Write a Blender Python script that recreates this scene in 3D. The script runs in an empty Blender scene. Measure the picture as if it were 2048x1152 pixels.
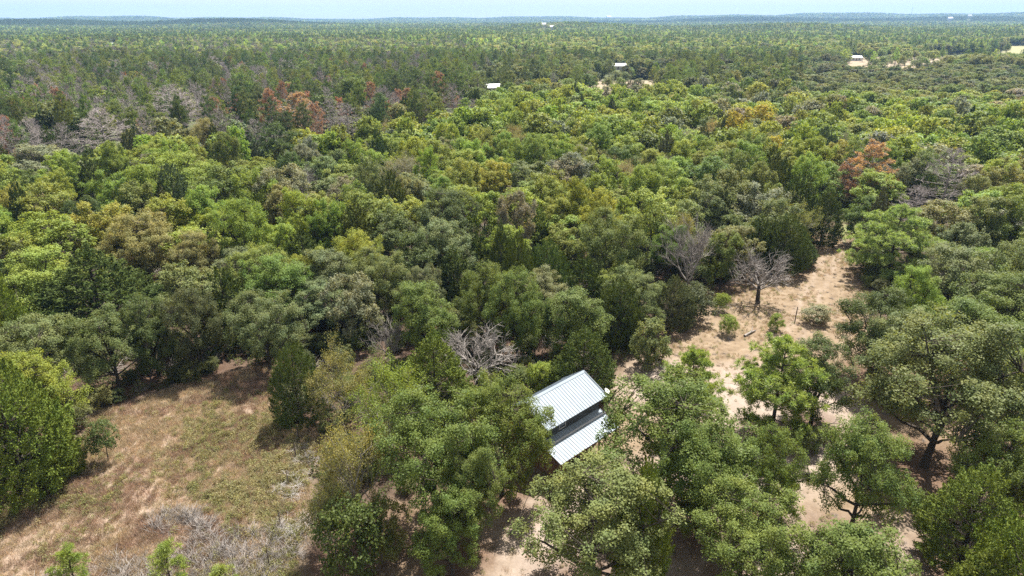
import bpy, math, numpy as np
from mathutils import Vector

# ------------------------------------------------------------------ camera, world, sun, exposure
S = bpy.context.scene
COL = S.collection
CAM_H, F_PX = 32.0, 1365.33
PITCH = math.atan(538 / F_PX)
cd = bpy.data.cameras.new('camera'); cam = bpy.data.objects.new('camera', cd); COL.objects.link(cam)
cam.location = (0, 0, CAM_H); cam.rotation_euler = (math.pi / 2 - PITCH, 0, 0)
cd.sensor_width = 36; cd.lens = 24; cd.clip_start = 0.5; cd.clip_end = 30000
S.camera = cam

SUN_AZ, SUN_EL = math.radians(27), math.radians(61)
w = bpy.data.worlds.new('World'); S.world = w; w.use_nodes = True
nt = w.node_tree; nt.nodes.clear()
sky = nt.nodes.new('ShaderNodeTexSky'); sky.sky_type = 'NISHITA'; sky.sun_disc = False
sky.sun_elevation = SUN_EL; sky.sun_rotation = SUN_AZ; sky.air_density = 1.0; sky.dust_density = 0.2; sky.ozone_density = 2.0
tc = nt.nodes.new('ShaderNodeTexCoord'); mp = nt.nodes.new('ShaderNodeMapping'); mp.inputs['Scale'].default_value = (1.4, 1.4, 16)
nz = nt.nodes.new('ShaderNodeTexNoise'); nz.inputs['Scale'].default_value = 2.2; nz.inputs['Detail'].default_value = 7; nz.inputs['Roughness'].default_value = 0.55
rmp = nt.nodes.new('ShaderNodeValToRGB'); rmp.color_ramp.elements[0].position = 0.2; rmp.color_ramp.elements[1].position = 0.62
mx = nt.nodes.new('ShaderNodeMix'); mx.data_type = 'RGBA'; mx.inputs['B'].default_value = (8.9, 8.8, 8.5, 1)
mul = nt.nodes.new('ShaderNodeMath'); mul.operation = 'MULTIPLY'; mul.inputs[1].default_value = 0.93
bg = nt.nodes.new('ShaderNodeBackground'); bg.inputs['Strength'].default_value = 0.046
wo = nt.nodes.new('ShaderNodeOutputWorld')
L = nt.links.new
L(tc.outputs['Generated'], mp.inputs['Vector']); L(mp.outputs['Vector'], nz.inputs['Vector']); L(nz.outputs['Fac'], rmp.inputs['Fac'])
L(rmp.outputs['Color'], mul.inputs[0]); L(mul.outputs[0], mx.inputs['Factor']); L(sky.outputs['Color'], mx.inputs['A'])
L(mx.outputs['Result'], bg.inputs['Color']); L(bg.outputs['Background'], wo.inputs['Surface'])

sd = bpy.data.lights.new('sun', 'SUN'); so = bpy.data.objects.new('sun', sd); COL.objects.link(so)
sd.energy = 4.9; sd.angle = math.radians(0.53); sd.color = (1.0, 0.955, 0.88)
sv = Vector((math.sin(SUN_AZ) * math.cos(SUN_EL), math.cos(SUN_AZ) * math.cos(SUN_EL), math.sin(SUN_EL)))
so.rotation_euler = sv.to_track_quat('Z', 'Y').to_euler(); so.location = (0, 0, 60)

S.view_settings.view_transform = 'Standard'; S.view_settings.look = 'None'
S.view_settings.exposure = 1.45; S.view_settings.gamma = 1.0; S.view_settings.use_curve_mapping = False
S.render.engine = 'CYCLES'
cy = S.cycles
cy.max_bounces = 6; cy.diffuse_bounces = 2; cy.glossy_bounces = 2; cy.transmission_bounces = 3; cy.volume_bounces = 0; cy.transparent_max_bounces = 4
cy.use_denoising = False; cy.sample_clamp_indirect = 1.6
HAZE = 1.0e-4

# ------------------------------------------------------------------ helpers
rng = np.random.default_rng(11)
CP, SP = math.cos(PITCH), math.sin(PITCH)

def ray(x, y):
    u = (x - 1024) / F_PX; v = (576 - y) / F_PX
    return np.array([u, CP + v * SP, -SP + v * CP])

def at(x, y, z=0.0):
    r = ray(x, y); t = (z - CAM_H) / r[2]
    return np.array([r[0] * t, r[1] * t, z])

def depth_of(x, y, z):
    return y * CP + (CAM_H - z) * SP

def project(p):
    p = np.atleast_2d(np.asarray(p, float))
    d = p[:, 1] * CP + (CAM_H - p[:, 2]) * SP
    up = p[:, 1] * SP + (p[:, 2] - CAM_H) * CP
    d = np.maximum(d, 1e-3)
    return np.stack([1024 + F_PX * p[:, 0] / d, 576 - F_PX * up / d], 1)

def sstep(a, b, x):
    t = np.clip((x - a) / (b - a), 0, 1); return t * t * (3 - 2 * t)

def in_poly(px, py, poly):
    poly = np.asarray(poly, float); n = len(poly); c = np.zeros(np.shape(px), bool); j = n - 1
    for i in range(n):
        xi, yi = poly[i]; xj, yj = poly[j]
        with np.errstate(divide='ignore', invalid='ignore'):
            c ^= ((yi > py) != (yj > py)) & (px < (xj - xi) * (py - yi) / (yj - yi + 1e-12) + xi)
        j = i
    return c

def hash2(ix, iy, s=0):
    n = (ix.astype(np.int64) * 374761393 + iy.astype(np.int64) * 668265263 + s * 982451653) & 0x7fffffff
    n = ((n ^ (n >> 13)) * 1274126177) & 0x7fffffff
    return ((n ^ (n >> 16)) & 0xffff) / 65535.0

def vnoise(x, y, s=0):
    ix, iy = np.floor(x), np.floor(y); fx, fy = x - ix, y - iy
    fx = fx * fx * (3 - 2 * fx); fy = fy * fy * (3 - 2 * fy)
    a, b = hash2(ix, iy, s), hash2(ix + 1, iy, s); c, d = hash2(ix, iy + 1, s), hash2(ix + 1, iy + 1, s)
    return (a * (1 - fx) + b * fx) * (1 - fy) + (c * (1 - fx) + d * fx) * fy

def fnoise(x, y, s=0):
    return (vnoise(x, y, s) + .5 * vnoise(2.1 * x, 2.1 * y, s + 1) + .25 * vnoise(4.3 * x, 4.3 * y, s + 2)) / 1.75

def terrain(x, y):
    x = np.asarray(x, float); y = np.asarray(y, float)
    r = np.hypot(x, y); az = np.degrees(np.arctan2(x, y))
    k = sstep(240, 800, r)
    z = k * 9 * (fnoise(x / 420 + 3, y / 420 + 7, 5) - .5)
    z += sstep(1200, 2600, r) * 16 * (fnoise(x / 900 + 1, y / 900 + 2, 9) - .5)
    ridge = np.exp(-((r - 6600) / 1500.0) ** 2)
    z += ridge * (27 + 6 * np.sin(az / 5 + 1) + 5 * np.sin(az / 1.7) + 3 * np.sin(az / .7 + 2) + 38 * sstep(9, 19, az) - 12 * sstep(25, 33, az))
    z += (24 + 6 * np.sin(az / 2.3)) * np.exp(-((r - 4300) / 500.0) ** 2) * sstep(4, 15, az)
    z += (15 + 4 * np.sin(az / 1.9)) * np.exp(-((r - 3100) / 380.0) ** 2) * sstep(-9, -20, az) + 9 * np.exp(-((r - 1900) / 260.0) ** 2) * sstep(-6, 4, az) * (1 + .5 * np.sin(az / 2.7))
    z += np.minimum(r, 60) * 0 + .12 * (fnoise(x / 5, y / 5, 2) - .5) * (r < 300)
    return z

def mesh(name, V, F, mat=None, smooth=False):
    """V (n,3), F (m,k): one face size per mesh."""
    me = bpy.data.meshes.new(name)
    V = np.asarray(V, np.float32); F = np.asarray(F, np.int32)
    k = F.shape[1]
    me.vertices.add(len(V)); me.vertices.foreach_set('co', V.ravel())
    me.loops.add(F.size); me.loops.foreach_set('vertex_index', F.ravel())
    me.polygons.add(len(F)); me.polygons.foreach_set('loop_start', np.arange(0, F.size, k, dtype=np.int32))
    if smooth: me.polygons.foreach_set('use_smooth', np.ones(len(F), bool))
    for m in (mat if isinstance(mat, (list, tuple)) else [mat] if mat else []): me.materials.append(m)
    me.update(calc_edges=True)
    if not smooth: me.shade_flat()
    return me

def obj(name, me, parent=None, **props):
    o = bpy.data.objects.new(name, me); COL.objects.link(o)
    if parent: o.parent = parent
    for k, v in props.items(): o[k] = v
    return o

def thing(name, label, cat, loc, rz=0.0, group=None):
    o = bpy.data.objects.new(name, None); COL.objects.link(o)
    o.location = loc; o.rotation_euler = (0, 0, rz); o.empty_display_size = .3
    o['label'] = label; o['category'] = cat
    if group: o['group'] = group
    return o

def boxes(parts):
    """axis boxes [(x0,x1,y0,y1,z0,z1)] -> V,F"""
    V, F = [], []
    for x0, x1, y0, y1, z0, z1 in parts:
        b = len(V)
        V += [(x0, y0, z0), (x1, y0, z0), (x1, y1, z0), (x0, y1, z0), (x0, y0, z1), (x1, y0, z1), (x1, y1, z1), (x0, y1, z1)]
        F += [(b, b + 3, b + 2, b + 1), (b + 4, b + 5, b + 6, b + 7), (b, b + 1, b + 5, b + 4), (b + 1, b + 2, b + 6, b + 5), (b + 2, b + 3, b + 7, b + 6), (b + 3, b, b + 4, b + 7)]
    return V, F

def tube(P, R, sides=5):
    P = np.asarray(P, float); R = np.asarray(R, float); k = len(P)
    T = np.gradient(P, axis=0); T /= np.linalg.norm(T, axis=1, keepdims=True) + 1e-9
    a = np.array([0.31, 0.77, 0.2]) if abs(T[0][2]) > .8 else np.array([0, 0, 1.0])
    A = np.cross(T, a); A /= np.linalg.norm(A, axis=1, keepdims=True) + 1e-9
    B = np.cross(T, A)
    th = np.arange(sides) / sides * 2 * np.pi
    V = P[:, None, :] + R[:, None, None] * (np.cos(th)[None, :, None] * A[:, None, :] + np.sin(th)[None, :, None] * B[:, None, :])
    i = np.arange(k - 1)[:, None] * sides; j = np.arange(sides)[None, :]; j2 = (j + 1) % sides
    Fq = np.stack([i + j, i + j2, i + sides + j2, i + sides + j], -1).reshape(-1, 4)
    return V.reshape(-1, 3), Fq

def join(ts):
    Vs, Fs, b = [], [], 0
    for v, f in ts:
        Vs.append(v); Fs.append(f + b); b += len(v)
    return np.concatenate(Vs), np.concatenate(Fs)

def unit(a):
    return a / (np.linalg.norm(a, axis=-1, keepdims=True) + 1e-9)

def rdirs(r, n):
    return unit(r.normal(size=(n, 3)))

def leaves(pos, nrm, axis, length, width):
    """rhombic leaf quads"""
    a = unit(axis - (axis * nrm).sum(1, keepdims=True) * nrm); b = np.cross(nrm, a)
    l = np.asarray(length).reshape(-1, 1) / 2; wd = np.asarray(width).reshape(-1, 1) / 2
    V = np.stack([pos - a * l, pos + b * wd + a * l * .1, pos + a * l, pos - b * wd + a * l * .1], 1).reshape(-1, 3)
    return V, np.arange(len(V)).reshape(-1, 4)

# ------------------------------------------------------------------ materials
def new_mat(name):
    m = bpy.data.materials.new(name); m.use_nodes = True
    n = m.node_tree; n.nodes.clear()
    return m, n, n.nodes.new('ShaderNodeOutputMaterial')

def N(n, t, **kw):
    x = n.nodes.new(t)
    for k, v in kw.items(): setattr(x, k, v)
    return x

def leaf_mat(name, trans=0.42, rough=0.55, spec=0.2, var=(0.76, 1.26), warm=(1.25, 1.12, 0.55)):
    m, n, out = new_mat(name); l = n.links.new
    at_ = N(n, 'ShaderNodeAttribute', attribute_type='INSTANCER', attribute_name='tint')
    g = N(n, 'ShaderNodeNewGeometry')
    mr = N(n, 'ShaderNodeMapRange'); mr.inputs['To Min'].default_value, mr.inputs['To Max'].default_value = var
    l(g.outputs['Random Per Island'], mr.inputs['Value'])
    vm = N(n, 'ShaderNodeVectorMath', operation='SCALE'); l(at_.outputs['Color'], vm.inputs[0]); l(mr.outputs['Result'], vm.inputs['Scale'])
    # clump-sized drift of hue through the crown
    t = N(n, 'ShaderNodeTexCoord'); nz = N(n, 'ShaderNodeTexNoise'); nz.inputs['Scale'].default_value = .75; nz.inputs['Detail'].default_value = 2
    l(t.outputs['Object'], nz.inputs['Vector'])
    cr = N(n, 'ShaderNodeValToRGB'); cr.color_ramp.elements[0].position = .3; cr.color_ramp.elements[1].position = .7
    cr.color_ramp.elements[0].color = (.82, .92, .95, 1); cr.color_ramp.elements[1].color = (1.2, 1.1, .9, 1)
    l(nz.outputs['Fac'], cr.inputs['Fac'])
    vv = N(n, 'ShaderNodeVectorMath', operation='MULTIPLY'); l(vm.outputs[0], vv.inputs[0]); l(cr.outputs['Color'], vv.inputs[1])
    p = N(n, 'ShaderNodeBsdfPrincipled'); p.inputs['Roughness'].default_value = rough; p.inputs['Specular IOR Level'].default_value = spec
    l(vv.outputs[0], p.inputs['Base Color'])
    wv = N(n, 'ShaderNodeVectorMath', operation='MULTIPLY'); wv.inputs[1].default_value = warm; l(vv.outputs[0], wv.inputs[0])
    tr = N(n, 'ShaderNodeBsdfTranslucent'); l(wv.outputs[0], tr.inputs['Color'])
    ms = N(n, 'ShaderNodeMixShader'); ms.inputs['Fac'].default_value = trans
    l(p.outputs[0], ms.inputs[1]); l(tr.outputs[0], ms.inputs[2]); l(ms.outputs[0], out.inputs['Surface'])
    return m

def rough_mat(name, c1, c2, scale=6, rough=.85, stretch=(1, 1, 1), bump=.3, spec=.15, metallic=0, island=0.0):
    m, n, out = new_mat(name); l = n.links.new
    t = N(n, 'ShaderNodeTexCoord'); mpn = N(n, 'ShaderNodeMapping'); mpn.inputs['Scale'].default_value = stretch
    nz = N(n, 'ShaderNodeTexNoise'); nz.inputs['Scale'].default_value = scale; nz.inputs['Detail'].default_value = 6
    cr = N(n, 'ShaderNodeValToRGB'); cr.color_ramp.elements[0].position = .33; cr.color_ramp.elements[1].position = .67
    cr.color_ramp.elements[0].color = (*c1, 1); cr.color_ramp.elements[1].color = (*c2, 1)
    p = N(n, 'ShaderNodeBsdfPrincipled'); p.inputs['Roughness'].default_value = rough; p.inputs['Specular IOR Level'].default_value = spec; p.inputs['Metallic'].default_value = metallic
    l(t.outputs['Object'], mpn.inputs['Vector']); l(mpn.outputs[0], nz.inputs['Vector']); l(nz.outputs['Fac'], cr.inputs['Fac'])
    src = cr.outputs['Color']
    if island:
        oi = N(n, 'ShaderNodeObjectInfo'); mr = N(n, 'ShaderNodeMapRange'); mr.inputs['To Min'].default_value = 1 - island; mr.inputs['To Max'].default_value = 1 + island
        l(oi.outputs['Random'], mr.inputs['Value']); vm = N(n, 'ShaderNodeVectorMath', operation='SCALE')
        l(src, vm.inputs[0]); l(mr.outputs['Result'], vm.inputs['Scale']); src = vm.outputs[0]
    l(src, p.inputs['Base Color'])
    if bump:
        b = N(n, 'ShaderNodeBump'); b.inputs['Strength'].default_value = bump; b.inputs['Distance'].default_value = .03
        l(nz.outputs['Fac'], b.inputs['Height']); l(b.outputs[0], p.inputs['Normal'])
    l(p.outputs[0], out.inputs['Surface'])
    return m

M_LEAF = leaf_mat('broad_leaf')
M_JUN = leaf_mat('juniper_leaf', trans=.22, rough=.7, spec=.12, warm=(1.2, 1.15, .5))
M_PINE = leaf_mat('pine_needle', trans=.42, rough=.5, spec=.3, warm=(1.15, 1.15, .6))
M_DRY = leaf_mat('dry_blade', trans=.42, rough=.8, spec=.1, warm=(1.1, 1.0, .8))
M_BARK = rough_mat('bark', (.035, .028, .022), (.085, .07, .055), 5, .95, (1, 1, .25))
M_DEADBARK = rough_mat('weathered_bark', (.22, .19, .18), (.36, .315, .30), 4, .9, (1, 1, .3), island=.2)
M_SILVER = rough_mat('silvered_wood', (.19, .17, .155), (.34, .305, .28), 4, .85, (1, 1, .3), island=.12)

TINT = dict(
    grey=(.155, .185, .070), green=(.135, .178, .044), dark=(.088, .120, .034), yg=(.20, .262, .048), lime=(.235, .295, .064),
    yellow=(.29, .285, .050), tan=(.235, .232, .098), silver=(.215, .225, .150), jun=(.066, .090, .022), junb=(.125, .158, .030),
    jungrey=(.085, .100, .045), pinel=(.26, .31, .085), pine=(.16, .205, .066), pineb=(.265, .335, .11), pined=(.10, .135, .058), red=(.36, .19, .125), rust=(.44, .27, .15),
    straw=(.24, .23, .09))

# ------------------------------------------------------------------ tree generators: each returns dict(parts=[(name, mesh)], H, W)
def clump_points(r, n_try, gen, mind):
    pts = []
    for p in gen(n_try):
        if all((p[0] - q[0]) ** 2 + (p[1] - q[1]) ** 2 + (p[2] - q[2]) ** 2 > mind * mind for q in pts): pts.append(p)
    return np.array(pts)

def bez(a, b, c, n):
    t = np.linspace(0, 1, n)[:, None]
    return (1 - t) ** 2 * a + 2 * t * (1 - t) * b + t * t * c

def skeleton(r, H, z0, targets, ends, n_limb, sides, rt, lean=.3):
    """trunk + limbs reaching towards the farthest-apart targets, twigs to every target"""
    top = np.array([r.normal(0, lean), r.normal(0, lean), H * .62])
    trunk = bez(np.array([0, 0, -.4]), np.array([r.normal(0, lean), r.normal(0, lean), H * .3]), top, 7)
    tr = [tube(trunk, np.linspace(rt, rt * .3, 7) * np.array([1.35, 1.05, 1, 1, 1, 1, 1]), sides)]
    pick = [int(np.argmax(np.linalg.norm(targets[:, :2], axis=1)))]
    d = np.linalg.norm(targets - targets[pick[0]], axis=1)
    while len(pick) < min(n_limb, len(targets)):
        k = int(np.argmax(d)); pick.append(k); d = np.minimum(d, np.linalg.norm(targets - targets[k], axis=1))
    limbs, lines = [], [trunk[3:]]
    for k in pick:
        e = targets[k]; f = min(max((e[2] / H - .25) * .9 + r.uniform(-.1, .1), .12), .85)
        s = trunk[2 + int(f * 4)]
        m = (s + e) / 2 + np.array([r.normal(0, .35), r.normal(0, .35), r.uniform(-.1, .7)])
        q = bez(s, m, e, 6); q[1:-1] += r.normal(0, .09, (4, 3)); lines.append(q[1:])
        limbs.append(tube(q, np.linspace(rt * .5, rt * .09, 6), max(4, sides - 2)))
    allp = np.concatenate(lines); tw = []
    for e in ends:
        dd = np.linalg.norm(allp - e, axis=1) + .5 * np.maximum(allp[:, 2] - e[2], 0); s = allp[int(np.argmin(dd))]
        tw.append(tube(bez(s, (s + e) / 2 + r.normal(0, .15, 3), e, 4), np.linspace(rt * .15, rt * .045, 4), 3))
    return tr, limbs, tw

def broadleaf(seed, H=9.5, W=9.0, base=.28, n_leaf=14000, ls=.15, mind=1.0, n_limb=7, rt=.24, split=True, bark=None, lobe=.2, dens=1.0, flat=.85, low=-.8, nm='oak'):
    r = np.random.default_rng(seed)
    rz = H * (1 - base) / 2; cz = H - rz; rx = W / 2
    # main boughs first, then the leaf clumps that each bough carries
    sh = r.uniform(.72, 1.12, 3)
    def gen(n):
        d = rdirs(r, n); d = d[d[:, 2] > low]
        rad = r.uniform(.12, 1, len(d)) ** .5
        k = 1 - .22 * np.clip(d[:, 2], 0, 1) * (sh[2] < .9)
        p = np.array([0, 0, cz]) + d * rad[:, None] * np.array([rx * .80, rx * .80, rz * .84])
        p[:, :2] *= k[:, None]; return p
    B = clump_points(r, 260, gen, W * lobe)
    br_ = r.uniform(.13, .235, len(B)) * W
    cl = []
    for b_, q_ in zip(B, br_):
        m_ = max(5, int(13 * (q_ / (.18 * W)) ** 2 * dens)); dd_ = rdirs(r, m_); dd_[:, 2] = dd_[:, 2] * .75 + .22; dd_ += .45 * unit(b_ - np.array([0, 0, cz - rz * .5]))
        cl.append(b_ + unit(dd_) * q_ * r.uniform(.45, 1.12, (m_, 1)))
    C = np.concatenate(cl)
    C[:, 2] = np.clip(C[:, 2], .25, H - .25)
    nC = len(C); cr = r.uniform(.34, .78, nC) * W / 9 * mind
    per = (cr ** 2 / (cr ** 2).sum() * n_leaf).astype(int)
    idx = np.repeat(np.arange(nC), per); n = len(idx)
    d = rdirs(r, n); d[:, 2] += .25; d = unit(d)
    rad = cr[idx] * r.uniform(.05, 1, n) ** .42 * r.uniform(.8, 1.18, n)
    pos = C[idx] + d * rad[:, None] * np.array([1, 1, flat])
    ct = unit(C[idx] - np.array([0, 0, cz - rz * .5]))
    nrm = unit(.35 * d + .3 * ct + np.array([0, 0, .46]) + .6 * rdirs(r, n))
    V, F = leaves(pos, nrm, rdirs(r, n), r.uniform(.65, 1.3, n) * ls, r.uniform(.5, .9, n) * ls)
    tr, lb, tw = skeleton(r, H, base * H, C, C[::1 if n_leaf > 6000 else 3], n_limb, 8 if split else 5, rt)
    bark = bark or M_BARK
    parts = [('crown', mesh(nm + '_crown', V, F, M_LEAF))]
    if split:
        parts.append(('trunk', mesh(nm + '_trunk', *join(tr + tw), bark, True)))
        parts += [('limb', mesh(nm + '_limb', *q, bark, True)) for q in lb]
    else:
        parts.append(('trunk', mesh(nm + '_trunk', *join(tr + lb + tw), bark, True)))
    return dict(parts=parts, H=H, W=W)

def juniper(seed, H=8.0, W=5.5, n_leaf=32000, ls=.19, mind=.52, split=True, sharp=.8):
    r = np.random.default_rng(seed)
    def prof(t):
        return np.clip(np.minimum(1, (1 - t) ** sharp * 1.55) * (.72 + .28 * np.clip(t / .18, 0, 1)), .04, 1)
    def gen(n):
        t = r.uniform(.04, 1, n) ** 1.1; a = r.uniform(0, 2 * np.pi, n)
        lump = .82 + .3 * vnoise(np.cos(a) * 2.3 + 7 + t * 3, np.sin(a) * 2.3 + t * 5 + 3, seed)
        rr = W / 2 * prof(t) * lump * r.uniform(.6, 1, n) ** .5
        return np.stack([np.cos(a) * rr, np.sin(a) * rr, .25 + t * (H - .5)], 1)
    C = clump_points(r, 2200, gen, mind * W / 5.5)
    nC = len(C)
    out = C * np.array([1, 1, 0]); out = unit(out + r.normal(0, .15, out.shape)); t = C[:, 2] / H
    ax = unit(out * (1.0 - .75 * t[:, None]) + np.array([0, 0, 1]) * (.45 + .8 * t[:, None]) + r.normal(0, .22, out.shape))
    sl = r.uniform(.6, 1.25, nC) * W / 5.5
    idx = np.repeat(np.arange(nC), int(n_leaf / nC)); n = len(idx)
    u = r.uniform(-.55, 1, n); wd = (1 - np.clip(u, 0, 1)) * .42 + .06
    pos = C[idx] + ax[idx] * (u * sl[idx] * .62)[:, None] + rdirs(r, n) * (wd * sl[idx] * r.uniform(.2, 1, n))[:, None]
    la = unit(ax[idx] + .75 * rdirs(r, n)); nrm = unit(np.cross(la, rdirs(r, n)) + .35 * out[idx] + np.array([0, 0, .3]))
    V, F = leaves(pos, nrm, la, r.uniform(.6, 1.3, n) * ls, r.uniform(.26, .46, n) * ls)
    tk = bez(np.array([0, 0, -.3]), np.array([r.normal(0, .1), r.normal(0, .1), H * .4]), np.array([0, 0, H * .93]), 6)
    tr = [tube(tk, np.linspace(.17, .02, 6), 6)]
    br = []
    for k in r.choice(nC, min(nC, 70 if split else 20), replace=False):
        e = C[k]; s = np.array([0, 0, max(.2, e[2] - np.hypot(e[0], e[1]) * .45)])
        br.append(tube(bez(s, (s + e) / 2 + np.array([0, 0, -.1]), e, 4), np.linspace(.05, .012, 4), 3))
    parts = [('crown', mesh('juniper_crown', V, F, M_JUN)), ('trunk', mesh('juniper_trunk', *join(tr + br), M_BARK, True))]
    return dict(parts=parts, H=H, W=W)

def pine(seed, H=10.0, W=5.5, base=.3, n_tuft=190, per=78, nl=.34, nw=.05, sparse=1.0, split=True, dead=0, rt=.2):
    r = np.random.default_rng(seed)
    tk = bez(np.array([0, 0, -.3]), np.array([r.normal(0, .2), r.normal(0, .2), H * .5]), np.array([r.normal(0, .15), 0, H * .97]), 9)
    bark = M_DEADBARK if dead else M_BARK
    tr = [tube(tk, np.linspace(rt, .035, 9), 7 if split else 5)]
    limbs, tufts, axes, fine = [], [], [], []
    nb = int((30 if not dead else 46) * (1 if split else .7))
    for k in range(nb):
        t = base + (1 - base) * (max(0, k + r.uniform(-.3, .3)) / nb) ** .9; t = min(max(t, base * .8), .97)
        s = tk[0] * 0 + np.array([np.interp(t * H, tk[:, 2], tk[:, 0]), np.interp(t * H, tk[:, 2], tk[:, 1]), t * H])
        q = (t - base) / (1 - base); q = min(max(q, 0), 1)
        ln = W / 2 * (.55 + .55 * math.sin(math.pi * min(1, q * .85 + .22))) * r.uniform(.72, 1.12) * (1 - .55 * max(q - .62, 0) / .38)
        a = k * 2.4 + r.uniform(-.5, .5)
        e = s + np.array([math.cos(a) * ln, math.sin(a) * ln, ln * r.uniform(-.02, .35) + q * .5])
        m = (s + e) / 2 + np.array([0, 0, -.12 * ln])
        pl = bez(s, m, e, 5); pl[1:-1] += r.normal(0, .05, (3, 3))
        limbs.append(tube(pl, np.linspace(rt * (.22 if dead else .33), .012, 5), 4))
        nt_ = max(2, int(n_tuft / nb * (ln / (W / 2))))
        for j in range(nt_ * (3 if dead else 1)):
            f = r.uniform(.3, 1.0) ** .7
            b = pl[0] * 0 + np.array([np.interp(f, np.linspace(0, 1, 5), pl[:, i]) for i in range(3)])
            off = np.array([r.normal(0, .42 * ln / 2.2), r.normal(0, .42 * ln / 2.2), r.uniform(-.05, .4)])
            c = b + off; tufts.append(c); axes.append(unit(off + (e - s) * .25 + np.array([0, 0, .45])))
            fine.append(tube(np.stack([b, (b + c) / 2 + r.normal(0, .05, 3), c]), np.array([.022, .016, .008]) * (1.15 if dead else 1), 3))
            if dead:
                for _ in range(6):
                    g = c + unit(axes[-1] + rdirs(r, 1)[0] * .9 + np.array([0, 0, .3])) * r.uniform(.3, .85)
                    fine.append(tube(np.stack([b + (c - b) * r.uniform(.2, 1), g]), np.array([.014, .008]), 3))
    tufts.append(np.array([tk[-1][0], 0, H - .1])); axes.append(np.array([0, 0, 1.0]))
    C = np.array(tufts); A = np.array(axes)
    parts = []
    keep = np.arange(len(C))
    if dead: keep = keep[r.uniform(size=len(C)) < dead - 1] if dead > 1 else keep[:0]
    if len(keep):
        idx = np.repeat(keep, per); n = len(idx)
        d = rdirs(r, n); d = unit(d + A[idx] * .55); rad = r.uniform(.25, 1, n) * nl * r.uniform(.8, 1.7, len(C))[idx]
        pos = C[idx] + d * rad[:, None]
        nrm = unit(np.cross(d, rdirs(r, n)) + .25 * A[idx])
        V, F = leaves(pos, nrm, d, r.uniform(.7, 1.3, n) * nl, r.uniform(.7, 1.4, n) * nw)
        parts.append(('crown', mesh('pine_crown', V, F, M_PINE)))
    if dead and split:
        parts.append(('trunk', mesh('pine_trunk', *join(tr), bark, True)))
        parts.append(('branches', mesh('pine_branches', *join(limbs + fine), bark, True)))
    else:
        parts.append(('trunk', mesh('pine_trunk', *join(tr + limbs + fine), bark, True)))
    return dict(parts=parts, H=H, W=W)

def bare(seed, H=6.5, W=6.5, trunk=.25, bark=None, leafy=0, ls=.2, rt=.2, up=.35, tint=None, multi=1, levels=4, split=True, nk=(6, 5, 5, 4), stretch=1.0):
    r = np.random.default_rng(seed); bark = bark or M_SILVER
    limbs, tr, tips = [], [], []
    def grow(p, d, ln, rad, lev, bag):
        n = 5 if lev < 2 else 3
        pts = [p]; dd = d
        for i in range(n - 1):
            dd = unit(dd + r.normal(0, .17, 3) + np.array([0, 0, .06 * up])); pts.append(pts[-1] + dd * ln / (n - 1))
        pts = np.array(pts)
        bag.append(tube(pts, np.linspace(rad, rad * .45, n), 5 if lev == 0 else 4 if lev == 1 else 3))
        if lev >= levels: tips.append(pts[-1]); tips.append(pts[1]); return
        for k in range(nk[min(lev, 3)]):
            f = r.uniform(.3, 1) if k else 1.0
            q = np.array([np.interp(f, np.linspace(0, 1, n), pts[:, i]) for i in range(3)])
            side = rdirs(r, 1)[0]; nd = unit(dd * .85 + side * .85 + np.array([0, 0, up * .35]))
            grow(q, nd, ln * r.uniform(.5, .75), max(rad * .5, .0075), lev + 1, bag)
    for mtr in range(multi):
        a = r.uniform(0, 6.28); o = np.array([math.cos(a), math.sin(a), 0]) * (0 if multi == 1 else .35)
        th = H * trunk
        e = o + np.array([r.normal(0, .15) + o[0] * 1.2, r.normal(0, .15) + o[1] * 1.2, th])
        tp = bez(o + np.array([0, 0, -.3]), (o + e) / 2 + r.normal(0, .08, 3), e, 5)
        tr.append(tube(tp, np.linspace(rt * 1.15, rt * .75, 5), 8))
        nl_ = nk[0] if multi == 1 else 3
        for k in range(nl_):
            a = k * 6.283 / nl_ + r.uniform(-.4, .4); bag = []
            d = unit(np.array([math.cos(a) * (1 - up * .6), math.sin(a) * (1 - up * .6), .25 + up * r.uniform(.5, 1.6)]))
            grow(tp[-1 - (k % 2)], d, W * .30, rt * .5, 1, bag); limbs.append(join(bag))
    allV = np.concatenate([v for v, f in limbs]); zt = np.percentile(allV[:, 2], 99.5); wr = np.percentile(np.hypot(allV[:, 0], allV[:, 1]), 98)
    sc = np.array([W / 2 / wr, W / 2 / wr, (H - th) / max(zt - th, .1)])
    fix = lambda v: np.stack([v[:, 0] * sc[0], v[:, 1] * sc[1], np.where(v[:, 2] > th, th + (v[:, 2] - th) * sc[2], v[:, 2])], 1)
    limbs = [(fix(v), f) for v, f in limbs]
    parts = [('trunk', mesh('bare_trunk', *q_, M_BARK if multi == 1 else bark, True)) for q_ in tr]
    if split: parts += [('limb', mesh('bare_limb', v, f, bark, True)) for v, f in limbs]
    else: parts = [('branches', mesh('bare_branches', *join(tr + limbs), bark, True))]
    if leafy:
        T = fix(np.array(tips)); idx = r.integers(0, len(T), leafy)
        pos = T[idx] + r.normal(0, .2, (leafy, 3)); n = leafy
        V, F = leaves(pos, unit(rdirs(r, n) + np.array([0, 0, .6])), rdirs(r, n), r.uniform(.6, 1.3, n) * ls, r.uniform(.4, .8, n) * ls)
        parts.append(('crown', mesh('sparse_crown', V, F, M_LEAF)))
    return dict(parts=parts, H=H, W=W)

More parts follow.
